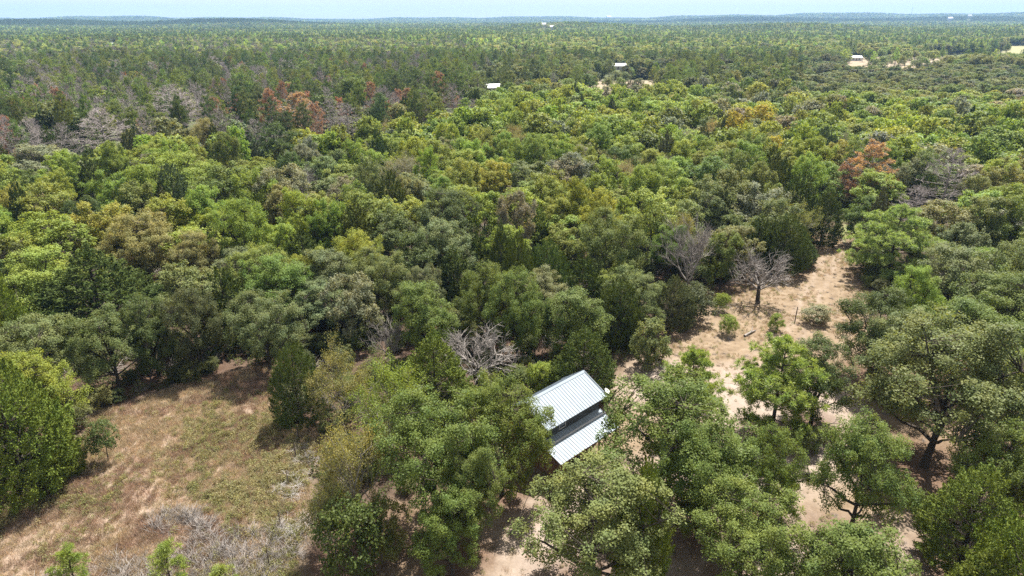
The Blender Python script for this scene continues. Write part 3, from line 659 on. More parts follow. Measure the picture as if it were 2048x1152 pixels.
# ------------------------------------------------------------------ trees one can pick out in the photograph
#  kind, x of crown, y of crown top, crown width (photo px), y of the trunk's foot or None, height or None, tint, label, short name for neighbours
T = [
 ('oak', 1335, 772, 300, 1012, None, 'green', 'broad spreading oak leaning over the edge of the barn porch roof', 'the oak over the porch'),
 ('oak', 1395, 850, 190, 1075, None, 'green', 'oak with a pale bare limb showing, just in front of the porch oak', None),
 ('pine', 1372, 698, 120, 862, None, 'pinel', 'bright green pine top rising behind the porch oak', 'the bright pine behind the porch oak'),
 ('oak', 1520, 858, 150, 1040, None, 'green', 'small low oak between the porch oak and the sandy lane', None),
 ('spine', 1552, 945, 62, 1070, None, 'pinel', 'small vivid green pine beside the narrow strip of sand', 'the small vivid pine'),
 ('oak', 1185, 945, 290, 1188, None, 'grey', 'airy pale green oak at the bottom edge, beside the pale sand patch', 'the airy oak by the sand patch'),
 ('jun', 1275, 925, 120, 1175, None, 'junb', 'slim bright green juniper squeezed between two front oaks', None),
 ('oak', 1470, 985, 260, 1190, None, 'green', 'leafy oak at the bottom edge in front of the small vivid pine', None),
 ('oak', 1690, 1062, 260, 1290, None, 'green', 'oak crown cut by the bottom edge, below the many-stemmed oak', None),
 ('oak', 1695, 838, 205, 1075, None, 'green', 'many-stemmed rounded oak standing on pale sand before the tallest oak', 'the many-stemmed oak'),
 ('oak', 1845, 645, 320, 932, None, 'grey', 'tallest and broadest oak, with a thick dark trunk on shaded sand', 'the tallest oak'),
 ('jun', 1918, 938, 195, 1130, None, 'junb', 'round yellow-green juniper with a thin forked trunk at the sand edge', 'the round yellow-green juniper'),
 ('jun', 2010, 1025, 200, 1250, None, 'junb', 'feathery juniper filling the bottom corner beside the round juniper', None),
 ('jun', 1942, 1095, 150, 1260, None, 'junb', 'low bright juniper cut by the bottom edge near the corner', None),
 ('oak', 1985, 852, 190, 1040, None, 'green', 'oak between the tallest oak and the round yellow-green juniper', None),
 ('jun', 2055, 815, 130, 1010, None, 'junb', 'bright juniper cut by the side edge below a yellow-green pine', None),
 ('pine', 2052, 672, 110, 860, None, 'pinel', 'yellow-green pine cut by the side edge next to the tallest oak', None),
 ('oak', 1622, 684, 140, 846, None, 'dark', 'dark oak tucked close behind the lone bright pine', None),
 ('pine', 1543, 682, 160, 872, None, 'pinel', 'lone bright yellow-green pine standing in the sandy yard', 'the lone bright pine'),
 ('oak', 1738, 585, 180, 752, None, 'dark', 'dark low oak with crooked limbs at the edge of the tan track', 'the crooked dark oak'),
 ('oak', 1895, 496, 190, 650, None, 'grey', 'wide grey-green oak just behind the crooked dark oak', None),
 ('oak', 1995, 552, 210, 720, None, 'green', 'heavy dark green oak by the side edge above the tallest oak', None),
 ('oak', 1905, 590, 210, 770, None, 'green', 'thick green oak pressed against the back of the tallest oak', None),
 ('oak', 2040, 470, 170, 640, None, 'grey', 'grey-green oak at the side edge level with the pale green pine', None),
 ('oak', 1790, 640, 170, 800, None, 'grey', 'greyish oak beside the crooked dark oak, before the tallest oak', None),
 ('oak', 1990, 700, 180, 900, None, 'green', 'green oak beside the tallest oak towards the side edge', None),
 ('pine', 1777, 412, 168, 556, None, 'pineb', 'full round pale green pine standing at the edge of the tan track', 'the round pale green pine'),
 ('oakm', 1895, 402, 130, None, 9, 'tan', 'tan-green oak to the far side of the round pale green pine', None),
 ('oakm', 1985, 396, 120, None, 10, 'grey', 'tall thin-trunked oak near the side edge behind the round pine', None),
 ('oakm', 2045, 400, 100, None, 10, 'green', 'dull green tree cut by the side edge above the oak mass', None),
 ('oakm', 1765, 345, 105, None, 8.0, 'yg', 'pale yellow-green tree just behind the round pale green pine', None),
 ('redp', 1760, 283, 115, None, 12, 'rust', 'rust-brown dying pine standing above the end of the track', 'the rust-brown pine'),
 ('deadp', 1918, 296, 125, None, 12.5, None, 'bare purple-grey dead pine near the side edge behind the round pine', 'the bare purple pine'),
 ('deadp', 1850, 372, 90, None, 8, None, 'low tangle of bare purple-brown pine below the bare purple pine', None),
 ('redp', 1700, 330, 70, None, 8, 'red', 'low reddish-brown pine at the foot of the rust-brown pine', None),
 ('dead', 1515, 497, 112, 606, None, None, 'dead silver-grey tree standing alone in the dry clearing', 'the lone dead tree'),
 ('dead', 1368, 428, 115, 600, None, None, 'tall bleached dead tree with fine twigs behind the clearing', 'the tall bleached tree'),
 ('junm', 1612, 352, 95, None, 10.5, 'jun', 'tall dark juniper at the far end of the track', None),
 ('jun', 1640, 380, 80, 490, None, 'jun', 'pointed dark juniper right beside the tan track', 'the pointed track juniper'),
 ('jun', 1560, 430, 105, 545, None, 'jun', 'dark juniper between the lone dead tree and the tan track', None),
 ('jun', 1598, 468, 70, 532, None, 'jun', 'small dark juniper at the very edge of the track', None),
 ('junm', 1530, 435, 80, None, 8, 'jun', 'dull green juniper right behind the lone dead tree', None),
 ('oakm', 1525, 370, 120, None, 9, 'silver', 'pale grey-green round tree behind the dark track junipers', 'the pale round tree'),
 ('oakm', 1440, 465, 85, 580, None, 'green', 'small fresh green tree beside the tall bleached tree', None),
 ('oakm', 1470, 430, 85, None, 7.5, 'grey', 'grey-green oak behind the lone dead tree and small fresh tree', None),
 ('jun', 1342, 555, 95, 655, None, 'jungrey', 'flat-topped juniper with a bare trunk at the clearing corner', 'the flat-topped juniper'),
 ('shrub', 1385, 575, 90, 640, None, 'jungrey', 'grey-green bush at the corner of the dry clearing', None),
 ('shrub', 1297, 645, 85, 735, None, 'grey', 'pale green bush at the edge of the clearing behind the barn', None),
 ('jun', 1165, 658, 140, 796, None, 'jun', 'dense dark green juniper right behind the barn roof', 'the dense juniper behind the barn'),
 ('shrub', 1085, 724, 66, 792, None, 'yg', 'small pale yellow-green bush at the back corner of the barn', None),
 ('oak', 1145, 580, 150, 720, None, 'green', 'leafy oak with slim trunks just behind the dense dark juniper', None),
 ('oak', 1035, 545, 130, 715, None, 'green', 'green oak with visible trunks in the shade behind the barn', None),
 ('jun', 1235, 560, 100, 692, None, 'jun', 'tall egg-shaped juniper beside the pale bush at the clearing', 'the egg-shaped juniper'),
 ('oak', 1268, 538, 125, 665, None, 'grey', 'pale olive oak behind the egg-shaped juniper', None),
 ('oak', 975, 528, 125, 680, None, 'green', 'round green oak in the row behind the barn', None),
 ('pine', 1243, 398, 70, 500, None, 'pinel', 'bright bushy pine poking out of the middle woods', 'the bright bushy pine'),
 ('pine', 1297, 414, 60, 500, None, 'pinel', 'smaller bright pine next to the bushy pine in the woods', None),
 ('junm', 1068, 402, 100, None, 8.5, 'junb', 'fresh green juniper in the middle woods before the bushy pine', None),
 ('junm', 1170, 520, 90, None, 8, 'jun', 'dark green juniper behind the slim-trunked oak', None),
 ('oakm', 965, 388, 95, None, 8.5, 'yg', 'light yellow-green tree in the middle of the woods', 'the light tree mid woods'),
 ('oakm', 1010, 455, 95, None, 8, 'yg', 'pale yellow-green oak just in front of the light mid-wood tree', None),
 ('oak', 885, 383, 135, None, 10, 'dark', 'tall dark oak with a black trunk in the middle woods', 'the tall dark oak'),
 ('oakm', 775, 432, 130, None, 9, 'dark', 'dark leafy oak beside the tall dark oak', None),
 ('oakm', 830, 470, 120, None, 8.5, 'dark', 'shadowy oak in front of the tall dark oak', None),
 ('oak', 745, 505, 130, None, 8.5, 'grey', 'rounded grey-green oak in front of the shadowy oaks', None),
 ('oak', 850, 565, 135, 725, None, 'green', 'green oak above the grey leafless thicket', None),
 ('oakm', 690, 556, 110, None, 8, 'silver', 'silver-grey leaved oak above the clearing end', 'the silver-leaved oak'),
 ('junm', 905, 500, 90, None, 7, 'jun', 'dark pointed juniper in front of the tall dark oak', None),
 ('junm', 960, 470, 80, None, 7, 'jun', 'narrow dark juniper before the pale yellow-green oak', None),
 ('elm', 797, 312, 115, None, 9.5, 'silver', 'sparse pale tree with bare upright limbs in the woods', 'the sparse pale tree'),
 ('oakm', 985, 320, 85, None, 9, 'yellow', 'yellow-tinged tree in the upper middle woods', 'the yellow-tinged tree'),
 ('oakm', 1060, 325, 100, None, 8, 'grey', 'olive tree just beside the yellow-tinged tree', None),
 ('oakm', 1210, 230, 85, None, 9, 'yg', 'tall domed yellow-green tree in the sunny upper woods', 'the domed yellow-green tree'),
 ('deadp', 1110, 320, 60, None, 7, None, 'dark half-bare tree amid green crowns in the upper woods', None),
 ('jun', 160, 505, 250, None, 9.5, 'jun', 'very large dark juniper towering over the meadow trees', 'the huge dark juniper'),
 ('oak', 85, 640, 200, 800, None, 'grey', 'grey-green oak at the side edge behind the meadow junipers', None),
 ('jun', 50, 722, 230, 985, None, 'junb', 'big bushy juniper at the side edge of the dry meadow', 'the bushy meadow juniper'),
 ('jun', 135, 855, 80, 950, None, 'junb', 'short juniper on the meadow corner beside the bushy one', None),
 ('oak', 238, 625, 150, 780, None, 'grey', 'grey-leaved oak with a slim trunk on the meadow rim', None),
 ('oak', 405, 580, 130, 745, None, 'jungrey', 'dusky green oak in the shade at the back of the meadow', None),
 ('oak', 318, 600, 120, 752, None, 'dark', 'dark oak between the grey-leaved oak and the dusky one', None),
 ('oak', 540, 588, 155, 742, None, 'grey', 'pale grey-green oak over the far corner of the meadow', 'the pale meadow oak'),
 ('oakm', 355, 540, 150, None, 9, 'grey', 'broad dull oak beside the huge dark juniper', None),
 ('junm', 430, 545, 110, None, 8.5, 'jun', 'dark brownish juniper behind the dusky oak', None),
 ('oakm', 170, 408, 130, None, 9, 'yellow', 'golden yellow tree near the side edge', 'the golden tree'),
 ('oakm', 80, 430, 160, None, 9, 'yg', 'wide yellow-green tree beside the golden tree', None),
 ('oak', 45, 505, 165, None, 9, 'lime', 'bright lime-green tree at the side edge', 'the lime-green tree'),
 ('oak', 265, 432, 155, None, 9, 'tan', 'wide tan-olive tree next to the huge dark juniper', 'the tan-olive tree'),
 ('oak', 340, 300, 170, None, 11.5, 'yg', 'high billowing yellow-green oak in the sunlit woods', 'the billowing oak'),
 ('oakm', 430, 330, 120, None, 11, 'green', 'tall green oak beside the billowing yellow-green oak', None),
 ('oak', 470, 402, 135, None, 11, 'yg', 'tall oak with dark shaded trunks above the silver deadwood', 'the shaded-trunk oak'),
 ('oak', 370, 470, 110, None, 8, 'tan', 'thin-crowned olive oak before the tall shaded-trunk oak', None),
 ('oakm', 545, 450, 95, None, 8.5, 'yg', 'upright yellow-green tree near the silver deadwood', None),
 ('junm', 595, 462, 90, None, 8, 'jun', 'brownish-green juniper between the upright tree and dark oaks', None),
 ('dead', 440, 492, 80, None, 4.5, None, 'silver deadwood tree in the shadow of the tall oak', 'the silver deadwood'),
 ('sap', 216, 846, 66, 924, None, 'dark', 'small dark oak standing alone in the dry meadow', 'the lone meadow oak'),
 ('sap', 76, 925, 38, 992, None, 'green', 'slender sapling on the meadow rim below the bushy juniper', None),
 ('jun', 602, 690, 110, 846, None, 'jun', 'very dark juniper with a low skirt at the meadow end', 'the skirted juniper'),
 ('elm', 685, 682, 140, 850, None, 'tan', 'feathery tan-green tree at the meadow end', 'the feathery tan tree'),
 ('elm', 790, 725, 185, 900, None, 'yg', 'thin-leaved yellow tree with grey branches showing', 'the thin yellow tree'),
 ('jun', 872, 668, 155, 832, None, 'junb', 'vivid green juniper behind the thin-leaved yellow tree', 'the vivid juniper'),
 ('elm', 722, 830, 165, 1075, None, 'tan', 'straggly brown-green tree along the meadow fence', 'the straggly fence tree'),
 ('elm', 668, 940, 115, 1120, None, 'tan', 'grey thicket of twigs with few leaves on the fence line', None),
 ('shrub', 712, 1010, 150, 1160, None, 'dark', 'dark green bush at the bottom edge below the straggly tree', None),
 ('oak', 870, 798, 255, 1058, None, 'green', 'large oak with a mossy trunk on the barn side of the fence', 'the large mossy oak'),
 ('shrub', 775, 1000, 100, 1112, None, 'tan', 'pale olive bush between the straggly tree and the mossy oak', None),
 ('oak', 905, 985, 150, 1150, None, 'green', 'low leafy oak at the bottom edge beside the sand patch', None),
 ('oak', 1004, 764, 195, 990, None, 'green', 'oak hiding the end of the barn roof', 'the oak at the barn end'),
 ('oak', 940, 900, 150, 1110, None, 'green', 'lower oak between the mossy oak and the sand patch', None),
 ('dead', 955, 655, 165, 775, None, None, 'leaning grey leafless tree sprawling behind the barn', 'the leaning grey tree'),
 ('dead', 782, 634, 80, 735, None, None, 'grey leafless thicket beside the vivid green juniper', 'the grey leafless thicket'),
 ('spine', 158, 1093, 66, 1185, None, 'pinel', 'vivid young pine at the bottom edge amid grey brush', None),
 ('spine', 352, 1082, 66, 1180, None, 'pinel', 'pale young pine with a tuft on a thin stem in the grey brush', None),
 ('spine', 452, 1128, 62, 1215, None, 'pinel', 'young pine tip just rising over the bottom edge', None),
 ('shrub', 205, 775, 50, 815, None, 'tan', 'small brownish bush at the shaded back of the meadow', None),
 ('shrub', 1455, 632, 40, 668, None, 'yg', 'small pale green bush in the dry clearing below the dead tree', None),
 ('shrub', 1550, 630, 34, 662, None, 'yg', 'tiny pale bush beside the fence post in the clearing', None),
 ('shrub', 1632, 612, 60, 645, None, 'silver', 'round grey-green bush by the fence under the dark oak', None),
 ('shrub', 1440, 588, 36, 622, None, 'yg', 'spindly yellow-green bush near the dead tree foot', None),
 ('shrub', 1310, 690, 60, 725, None, 'grey', 'untidy low bush on bare ground behind the barn', None),
 ('shrub', 590, 780, 60, 840, None, 'silver', 'grey-blue bush at the foot of the skirted juniper', None),
 ('shrub', 1610, 855, 70, 900, None, 'grey', 'low scrub in the shade below the lone bright pine', None),
 ('deadp', 190, 215, 115, None, 13, None, 'broad purple-grey dead pine standing clear of the green crowns', 'the broad grey dead pine'),
 ('deadp', 330, 168, 110, None, 15, None, 'tall twin-stemmed grey dead pine', 'the twin grey pine'),
 ('deadp', 355, 180, 90, None, 14, None, 'grey dead pine hard against the twin-stemmed one', None),
 ('redp', 533, 176, 55, None, 14, 'red', 'red-brown pine with brick coloured needles', 'the brick-red pine'),
 ('redp', 592, 183, 85, None, 14, 'rust', 'wide orange-brown dying pine beside the brick-red one', 'the orange pine'),
 ('redp', 625, 205, 50, None, 12, 'red', 'narrow reddish dying pine tucked beside the orange one', None),
 ('redp', 737, 163, 45, None, 13, 'red', 'small orange-red pine next to the dark pine stand', None),
 ('redp', 876, 142, 50, None, 15, 'red', 'red-topped dying pine with a tall dark trunk', 'the red-topped pine'),
 ('oak', 405, 237, 65, None, 10, 'straw', 'straw-coloured pine-like tree with browning tips', None),
 ('deadp', 655, 195, 70, None, 12, None, 'grey dead pine beside the orange dying pine', None),
 ('deadp', 690, 205, 70, None, 12, None, 'brown-grey dead pine nearest the dark pine stand', None),
 ('deadp', 385, 165, 60, None, 14, None, 'thin grey dead pine beyond the twin-stemmed pine', None),
 ('oakm', 700, 155, 80, None, 13, 'green', 'tall fresh green broad tree before the dark pine stand', None),
 ('dead', 600, 330, 70, None, 8, None, 'bare grey round-headed tree amid yellow-green crowns', 'the bare round-headed tree'),
 ('oakm', 65, 290, 130, None, 9, 'silver', 'pale silvery-green tree near the side edge of the upper woods', 'the silvery edge tree'),
 ('pinem', 545, 245, 85, None, 12, 'pined', 'very dark pine above the sunlit yellow-green crowns', 'the very dark pine'),
 ('oakm', 885, 278, 75, None, 8.5, 'silver', 'bluish silver-leaved tree in the upper woods', None),
 ('oakm', 560, 375, 90, None, 9, 'straw', 'brownish round crown beside the shaded-trunk oak', None),
]
for i_ in range(11):
    T.append(('pinem', 735 + i_ * 17 + (i_ % 3) * 5, 130 + (i_ % 4) * 5, 42, None, 15, 'pined', None, None))
for x_, y_ in ((30, 120), (60, 118), (95, 115), (150, 112), (225, 118), (262, 110), (300, 122), (130, 140), (40, 150), (570, 118), (610, 122), (650, 118), (520, 130), (690, 138), (480, 125), (245, 150), (85, 150), (420, 112), (850, 170), (905, 165), (290, 205)):
    T.append(('deadp' if (x_ + y_) % 3 else 'pinem', x_, y_, 58, None, 14, None if (x_ + y_) % 3 else 'pine', None, None))
NAME = dict(oak='oak_tree', oakm='oak_tree', elm='elm_tree', jun='juniper_tree', junm='juniper_tree', pine='pine_tree', pinem='pine_tree', deadp='dead_pine', redp='dying_pine', dead='dead_tree', shrub='shrub', sap='sapling', spine='pine_sapling')
CAT = dict(shrub='bush', sap='sapling', spine='sapling')
GROUP = dict(oak_tree='oaks of the woods', elm_tree='sparse-leaved trees', juniper_tree='junipers of the woods', pine_tree='pines of the woods', dead_pine='dead pines', dying_pine='reddish dying pines', dead_tree='leafless trees', shrub='bushes of the clearings', sapling='meadow saplings', pine_sapling='young pines')
for kd, x, yt, wpx, yb, Hm, tn, lb, ref in T:
    if yb:
        b = at(x, yb); r_ = ray(x, yt); tt = b[1] / r_[1]; Hm = CAM_H + tt * r_[2] + .1; x0, y0 = b[0], b[1]
    else:
        zt = Hm
        for _ in range(3):
            b = at(x, yt, zt); zt = Hm + float(terrain(b[0], b[1]))
        x0, y0 = b[0], b[1] + 1.0
    W = wpx * depth_of(x0, y0, Hm * .55) / F_PX * (1.0 if kd in ('oak', 'oakm', 'shrub') else 1.0)
    tint = None if tn is None else np.array(TINT[tn]) * rng.uniform(.92, 1.08) * np.array([rng.uniform(.95, 1.05), 1, rng.uniform(.9, 1.1)])
    nm = NAME[kd]
    kd2 = kd
    t_ = place(kd2, nm, x0, y0, Hm, W, tint, lb, CAT.get(kd, 'tree'), GROUP[nm], ref, var=2 if ref == 'the round pale green pine' else int(rng.integers(2)) if kd == 'pine' else None)

# ------------------------------------------------------------------ filling the woods
hx = np.array([t['x'] for t in trees]); hy = np.array([t['y'] for t in trees]); hw = np.array([t['W'] for t in trees])
def forbidden(x, y, pad=0):
    q = project(np.stack([x, y, np.zeros_like(x)], 1))
    f = in_poly(x, y, G_MEADOW) | in_poly(x, y, G_YARD)
    e1, e2 = edge_noise(x, y, 9.0); thin = (hash2(np.floor(x * 7), np.floor(y * 7), 4) < .1)
    for g, t in G_GAPS: f |= in_poly(x + e1, y + e2, g) & ~(thin & (t == 'tan'))
    f |= (q[:, 1] > 690) & (q[:, 0] > 560)
    f |= np.hypot(x, y) < 38
    return f
HOUSES = [(1235, 126, 34), (986, 170, 30), (1031, 156, 11), (1122, 165, 10), (1018, 109, 22), (1712, 112, 20), (225, 91, 12), (1088, 62, 8), (1104, 64, 8), (1217, 40, 8), (1897, 51, 8), (1935, 50, 6)]
HG = []
for x, y, wp in HOUSES:
    p_ = at(x, y, 3.5); HG.append((p_[0], p_[1], wp * p_[1] / F_PX))
HG = np.array(HG)
def blocked(x, y):
    f = np.zeros(len(x), bool); az = np.arctan2(x, y); r_ = np.hypot(x, y)
    for hx_, hy_, hw_ in HG:
        d_ = math.hypot(hx_, hy_); da = (hw_ * .5 + 1) / d_
        f |= (np.abs(az - math.atan2(hx_, hy_)) < da) & (r_ > d_ * .80) & (r_ < d_ + hw_ * .4 + 4)
    return f
r_fill = 40.0; pts = []
span = math.radians(46)
while r_fill < 7200:
    s = max(5.3, r_fill / 210) if r_fill < 1500 else max(7.1, r_fill / 260)
    m_ = max(2, int(2 * span * r_fill / s))
    a_ = -span + (np.arange(m_) + rng.uniform(.0, 1.0, m_) * .9) / m_ * 2 * span
    rr = r_fill + rng.uniform(-.45, .45, m_) * s
    pts.append(np.stack([rr * np.sin(a_), rr * np.cos(a_), np.full(m_, s)], 1)); r_fill += s * .92
pts = np.concatenate(pts)
keep = (rng.uniform(size=len(pts)) < .9) & ~(forbidden(pts[:, 0], pts[:, 1]) | blocked(pts[:, 0], pts[:, 1]))
pts = pts[keep]
near = np.hypot(pts[:, 0], pts[:, 1]) < 420
ok = np.ones(len(pts), bool)
ni = np.where(near)[0]
dd = np.hypot(pts[ni, 0][:, None] - hx[None], pts[ni, 1][:, None] - hy[None])
front_ = np.zeros(len(ni), bool)
for t_ in trees:
    if t_['kind'] in ('deadp', 'redp') and t_['y'] < 330:
        ux, uy = t_['x'] / math.hypot(t_['x'], t_['y']), t_['y'] / math.hypot(t_['x'], t_['y'])
        al = (t_['x'] - pts[ni, 0]) * ux + (t_['y'] - pts[ni, 1]) * uy; la_ = np.abs((t_['x'] - pts[ni, 0]) * uy - (t_['y'] - pts[ni, 1]) * ux)
        front_ |= (al > -1) & (al < 17) & (la_ < t_['W'] * .42)
    elif t_['ref'] and t_['y'] < 200:
        ux, uy = t_['x'] / math.hypot(t_['x'], t_['y']), t_['y'] / math.hypot(t_['x'], t_['y'])
        al = (t_['x'] - pts[ni, 0]) * ux + (t_['y'] - pts[ni, 1]) * uy; la_ = np.abs((t_['x'] - pts[ni, 0]) * uy - (t_['y'] - pts[ni, 1]) * ux)
        front_ |= (al > -1) & (al < 9) & (la_ < t_['W'] * .5)
ok[ni] = ~front_ & (dd > np.clip(.36 * hw[None] + 1.5, 2.0, 6.5)).all(1)
pts = pts[ok]
px_g = project(np.stack([pts[:, 0], pts[:, 1], np.full(len(pts), 9.0)], 1)); R_ = np.hypot(pts[:, 0], pts[:, 1])
# what grows where
u = rng.uniform(size=len(pts)); patch = fnoise(pts[:, 0] / 38, pts[:, 1] / 38, 3); patch2 = fnoise(pts[:, 0] / 24 + 9, pts[:, 1] / 24, 13)
KIND = np.full(len(pts), 'oakm', object); TN = np.full(len(pts), 'grey', object)
X_, Y_ = px_g[:, 0], px_g[:, 1]
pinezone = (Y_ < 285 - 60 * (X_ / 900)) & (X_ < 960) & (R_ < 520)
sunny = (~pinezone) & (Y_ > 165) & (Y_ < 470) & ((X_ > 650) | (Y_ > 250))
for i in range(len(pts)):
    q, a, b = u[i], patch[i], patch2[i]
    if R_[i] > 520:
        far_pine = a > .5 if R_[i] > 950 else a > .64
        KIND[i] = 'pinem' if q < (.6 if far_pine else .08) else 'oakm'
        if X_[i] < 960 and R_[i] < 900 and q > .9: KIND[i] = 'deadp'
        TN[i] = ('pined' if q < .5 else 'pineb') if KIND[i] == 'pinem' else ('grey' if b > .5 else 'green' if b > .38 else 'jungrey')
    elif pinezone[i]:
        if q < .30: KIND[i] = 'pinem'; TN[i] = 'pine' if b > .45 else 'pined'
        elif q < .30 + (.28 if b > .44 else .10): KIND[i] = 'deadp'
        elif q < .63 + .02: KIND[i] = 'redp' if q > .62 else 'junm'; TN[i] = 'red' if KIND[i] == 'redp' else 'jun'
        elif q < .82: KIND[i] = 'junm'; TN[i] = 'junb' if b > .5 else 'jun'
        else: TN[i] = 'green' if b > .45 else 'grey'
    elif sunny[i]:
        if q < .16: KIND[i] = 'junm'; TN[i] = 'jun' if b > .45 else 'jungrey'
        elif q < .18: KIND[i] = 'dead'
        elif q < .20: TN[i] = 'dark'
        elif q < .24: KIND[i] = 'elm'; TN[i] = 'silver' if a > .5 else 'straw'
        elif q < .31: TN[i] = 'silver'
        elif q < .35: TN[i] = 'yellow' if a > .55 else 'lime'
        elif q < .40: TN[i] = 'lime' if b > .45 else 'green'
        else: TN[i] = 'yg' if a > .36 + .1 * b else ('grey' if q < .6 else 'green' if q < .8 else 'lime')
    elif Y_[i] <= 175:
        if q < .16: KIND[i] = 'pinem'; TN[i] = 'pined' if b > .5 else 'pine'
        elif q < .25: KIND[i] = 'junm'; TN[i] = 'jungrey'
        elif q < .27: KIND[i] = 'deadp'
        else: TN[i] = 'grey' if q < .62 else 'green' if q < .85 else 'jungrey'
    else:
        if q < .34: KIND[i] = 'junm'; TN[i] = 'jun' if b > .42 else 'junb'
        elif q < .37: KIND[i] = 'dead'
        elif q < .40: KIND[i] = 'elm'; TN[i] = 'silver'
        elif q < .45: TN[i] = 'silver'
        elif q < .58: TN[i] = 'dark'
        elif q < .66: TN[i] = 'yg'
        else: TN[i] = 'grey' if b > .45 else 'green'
HT = dict(elm=(6, 9.5), oakm=(5.6, 11.5), junm=(5.5, 11), pinem=(11, 15.5), deadp=(9, 14), redp=(9, 13), dead=(4.5, 7.5))
WT = dict(elm=(5, 8), oakm=(5.2, 9.2), junm=(4.2, 6.6), pinem=(3.8, 5.6), deadp=(5, 7.5), redp=(5, 7), dead=(4.5, 6.5))
hh = np.array([rng.uniform(*HT[k]) for k in KIND]); ww = np.array([rng.uniform(*WT[k]) for k in KIND])
hh[(R_ > 520) & (KIND == 'pinem')] *= .85
AZ_ = np.degrees(np.arctan2(pts[:, 0], pts[:, 1]))
belt = ((R_ > 3800) & (R_ < 5000) & (AZ_ > 6)) | ((R_ > 2700) & (R_ < 3300) & (AZ_ < -14))
KIND[belt] = 'pinem'; TN[belt] = 'jun'
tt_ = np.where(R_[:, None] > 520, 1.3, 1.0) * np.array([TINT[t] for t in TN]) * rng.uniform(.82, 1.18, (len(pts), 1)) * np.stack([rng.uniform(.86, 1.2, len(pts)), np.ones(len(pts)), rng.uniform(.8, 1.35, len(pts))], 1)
low_ = (X_ > 1600) & (R_ > 240) & (R_ < 520); KIND[low_ & np.isin(KIND, ['pinem', 'deadp', 'redp'])] = 'oakm'; hh[low_] = np.minimum(hh[low_], rng.uniform(5.5, 8.0, int(low_.sum())))
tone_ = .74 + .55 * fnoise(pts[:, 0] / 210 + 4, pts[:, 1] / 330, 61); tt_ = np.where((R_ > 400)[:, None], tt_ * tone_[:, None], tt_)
order = np.argsort(R_)
inview = ((X_ > -60) & (X_ < 2108)) | ((R_ < 130) & (X_ > -200) & (X_ < 2250))
QUOTA = dict(elm=30, oakm=235, junm=105, pinem=70, deadp=45, redp=10, dead=16)
used = {k: 0 for k in QUOTA}
is_obj = np.zeros(len(pts), bool)
for i in order:
    k = KIND[i]
    if inview[i] and used[k] < QUOTA[k] and R_[i] < 330: used[k] += 1; is_obj[i] = True
for i in np.where(is_obj)[0]:
    k = KIND[i]; nm = NAME[k]
    kk = {'dead': 'dead', 'oakm': 'oak' if R_[i] < 86 else 'oakm', 'junm': 'jun' if R_[i] < 82 else 'junm'}.get(k, k)
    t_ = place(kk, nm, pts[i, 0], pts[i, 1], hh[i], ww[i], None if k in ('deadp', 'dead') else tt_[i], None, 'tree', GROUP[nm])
    trees[-1]['tn'] = TN[i]


# ------------------------------------------------------------------ the woods beyond: one mass
def merged(pr, name):
    Vs, Fs, mi, mats, b = [], [], [], [], 0
    for nm, me in pr['parts']:
        v = np.empty(len(me.vertices) * 3, np.float32); me.vertices.foreach_get('co', v); v = v.reshape(-1, 3)
        f = np.empty(len(me.loops), np.int32); me.loops.foreach_get('vertex_index', f); f = f.reshape(-1, 4)
        if me.materials[0] not in mats: mats.append(me.materials[0])
        Vs.append(v); Fs.append(f + b); mi.append(np.full(len(f), mats.index(me.materials[0]), np.int32)); b += len(v)
    me = mesh(name, np.concatenate(Vs), np.concatenate(Fs), mats)
    me.polygons.foreach_set('material_index', np.concatenate(mi))
    return me
protos, pk = [], {}
def add_proto(key, pr):
    o = bpy.data.objects.new('woods_' + key, merged(pr, 'woods_' + key)); protos.append((o, pr['H'], pr['W'])); pk.setdefault(key, []).append(len(protos) - 1)
for i in range(5): add_proto('oakm', broadleaf(900 + i, H=8.5, W=7.5, base=.15, n_leaf=2600, ls=.5, mind=1.2, n_limb=4, rt=.17, split=False, low=-.6))
for i in range(3): add_proto('junm', juniper(930 + i, H=8, W=5.2, n_leaf=2200, ls=.75, mind=.85, split=False, sharp=.6 + .2 * i))
for i in range(4): add_proto('pinem', pine(950 + i, H=14, W=6.5, base=[.5, .4, .58, .35][i], n_tuft=90, per=26, nl=.62, nw=.16, split=False))
for pr in P['deadp'][:2]: add_proto('deadp', dict(parts=[p for p in pr['parts']], H=pr['H'], W=pr['W']))
add_proto('redp', P['redp'][0]); add_proto('dead', P['dead'][1]); add_proto('elm', P['elm'][0])
for i in range(3): add_proto('oak_far', broadleaf(980 + i, H=8.5, W=7.5, base=.1, n_leaf=700, ls=1.0, mind=1.7, n_limb=3, rt=.2, split=False, low=-.2))
for i in range(3): add_proto('pine_far', pine(990 + i, H=13, W=6.5, base=.35, n_tuft=60, per=10, nl=1.0, nw=.38, split=False))
st = np.where(~is_obj)[0]
pick = np.empty(len(st), np.int32); scl = np.empty((len(st), 3)); rot = np.zeros((len(st), 3)); tin = tt_[st]
for j, i in enumerate(st):
    k = KIND[i]
    if R_[i] > 620: k = 'oak_far' if k in ('oakm', 'junm', 'dead', 'elm') else 'pine_far' if k in ('pinem',) else k
    if k == 'redp': tin[j] = np.array(TINT['red'])
    c_ = pk[k]; pi_ = c_[int(rng.integers(len(c_)))]; pick[j] = pi_
    _o, h0, w0 = protos[pi_]; widen = max(1.0, pts[i, 2] / 6.2)
    f = 1.0 if R_[i] < 520 else min(1.25, .9 + widen * .08)
    scl[j] = (ww[i] / w0 * widen, ww[i] / w0 * widen, hh[i] / h0 * f)
    rot[j, 2] = rng.uniform(0, 6.283)
pm = bpy.data.meshes.new('woods_points'); pm.vertices.add(len(st))
co = np.stack([pts[st, 0], pts[st, 1], terrain(pts[st, 0], pts[st, 1]) - .1], 1).astype(np.float32)
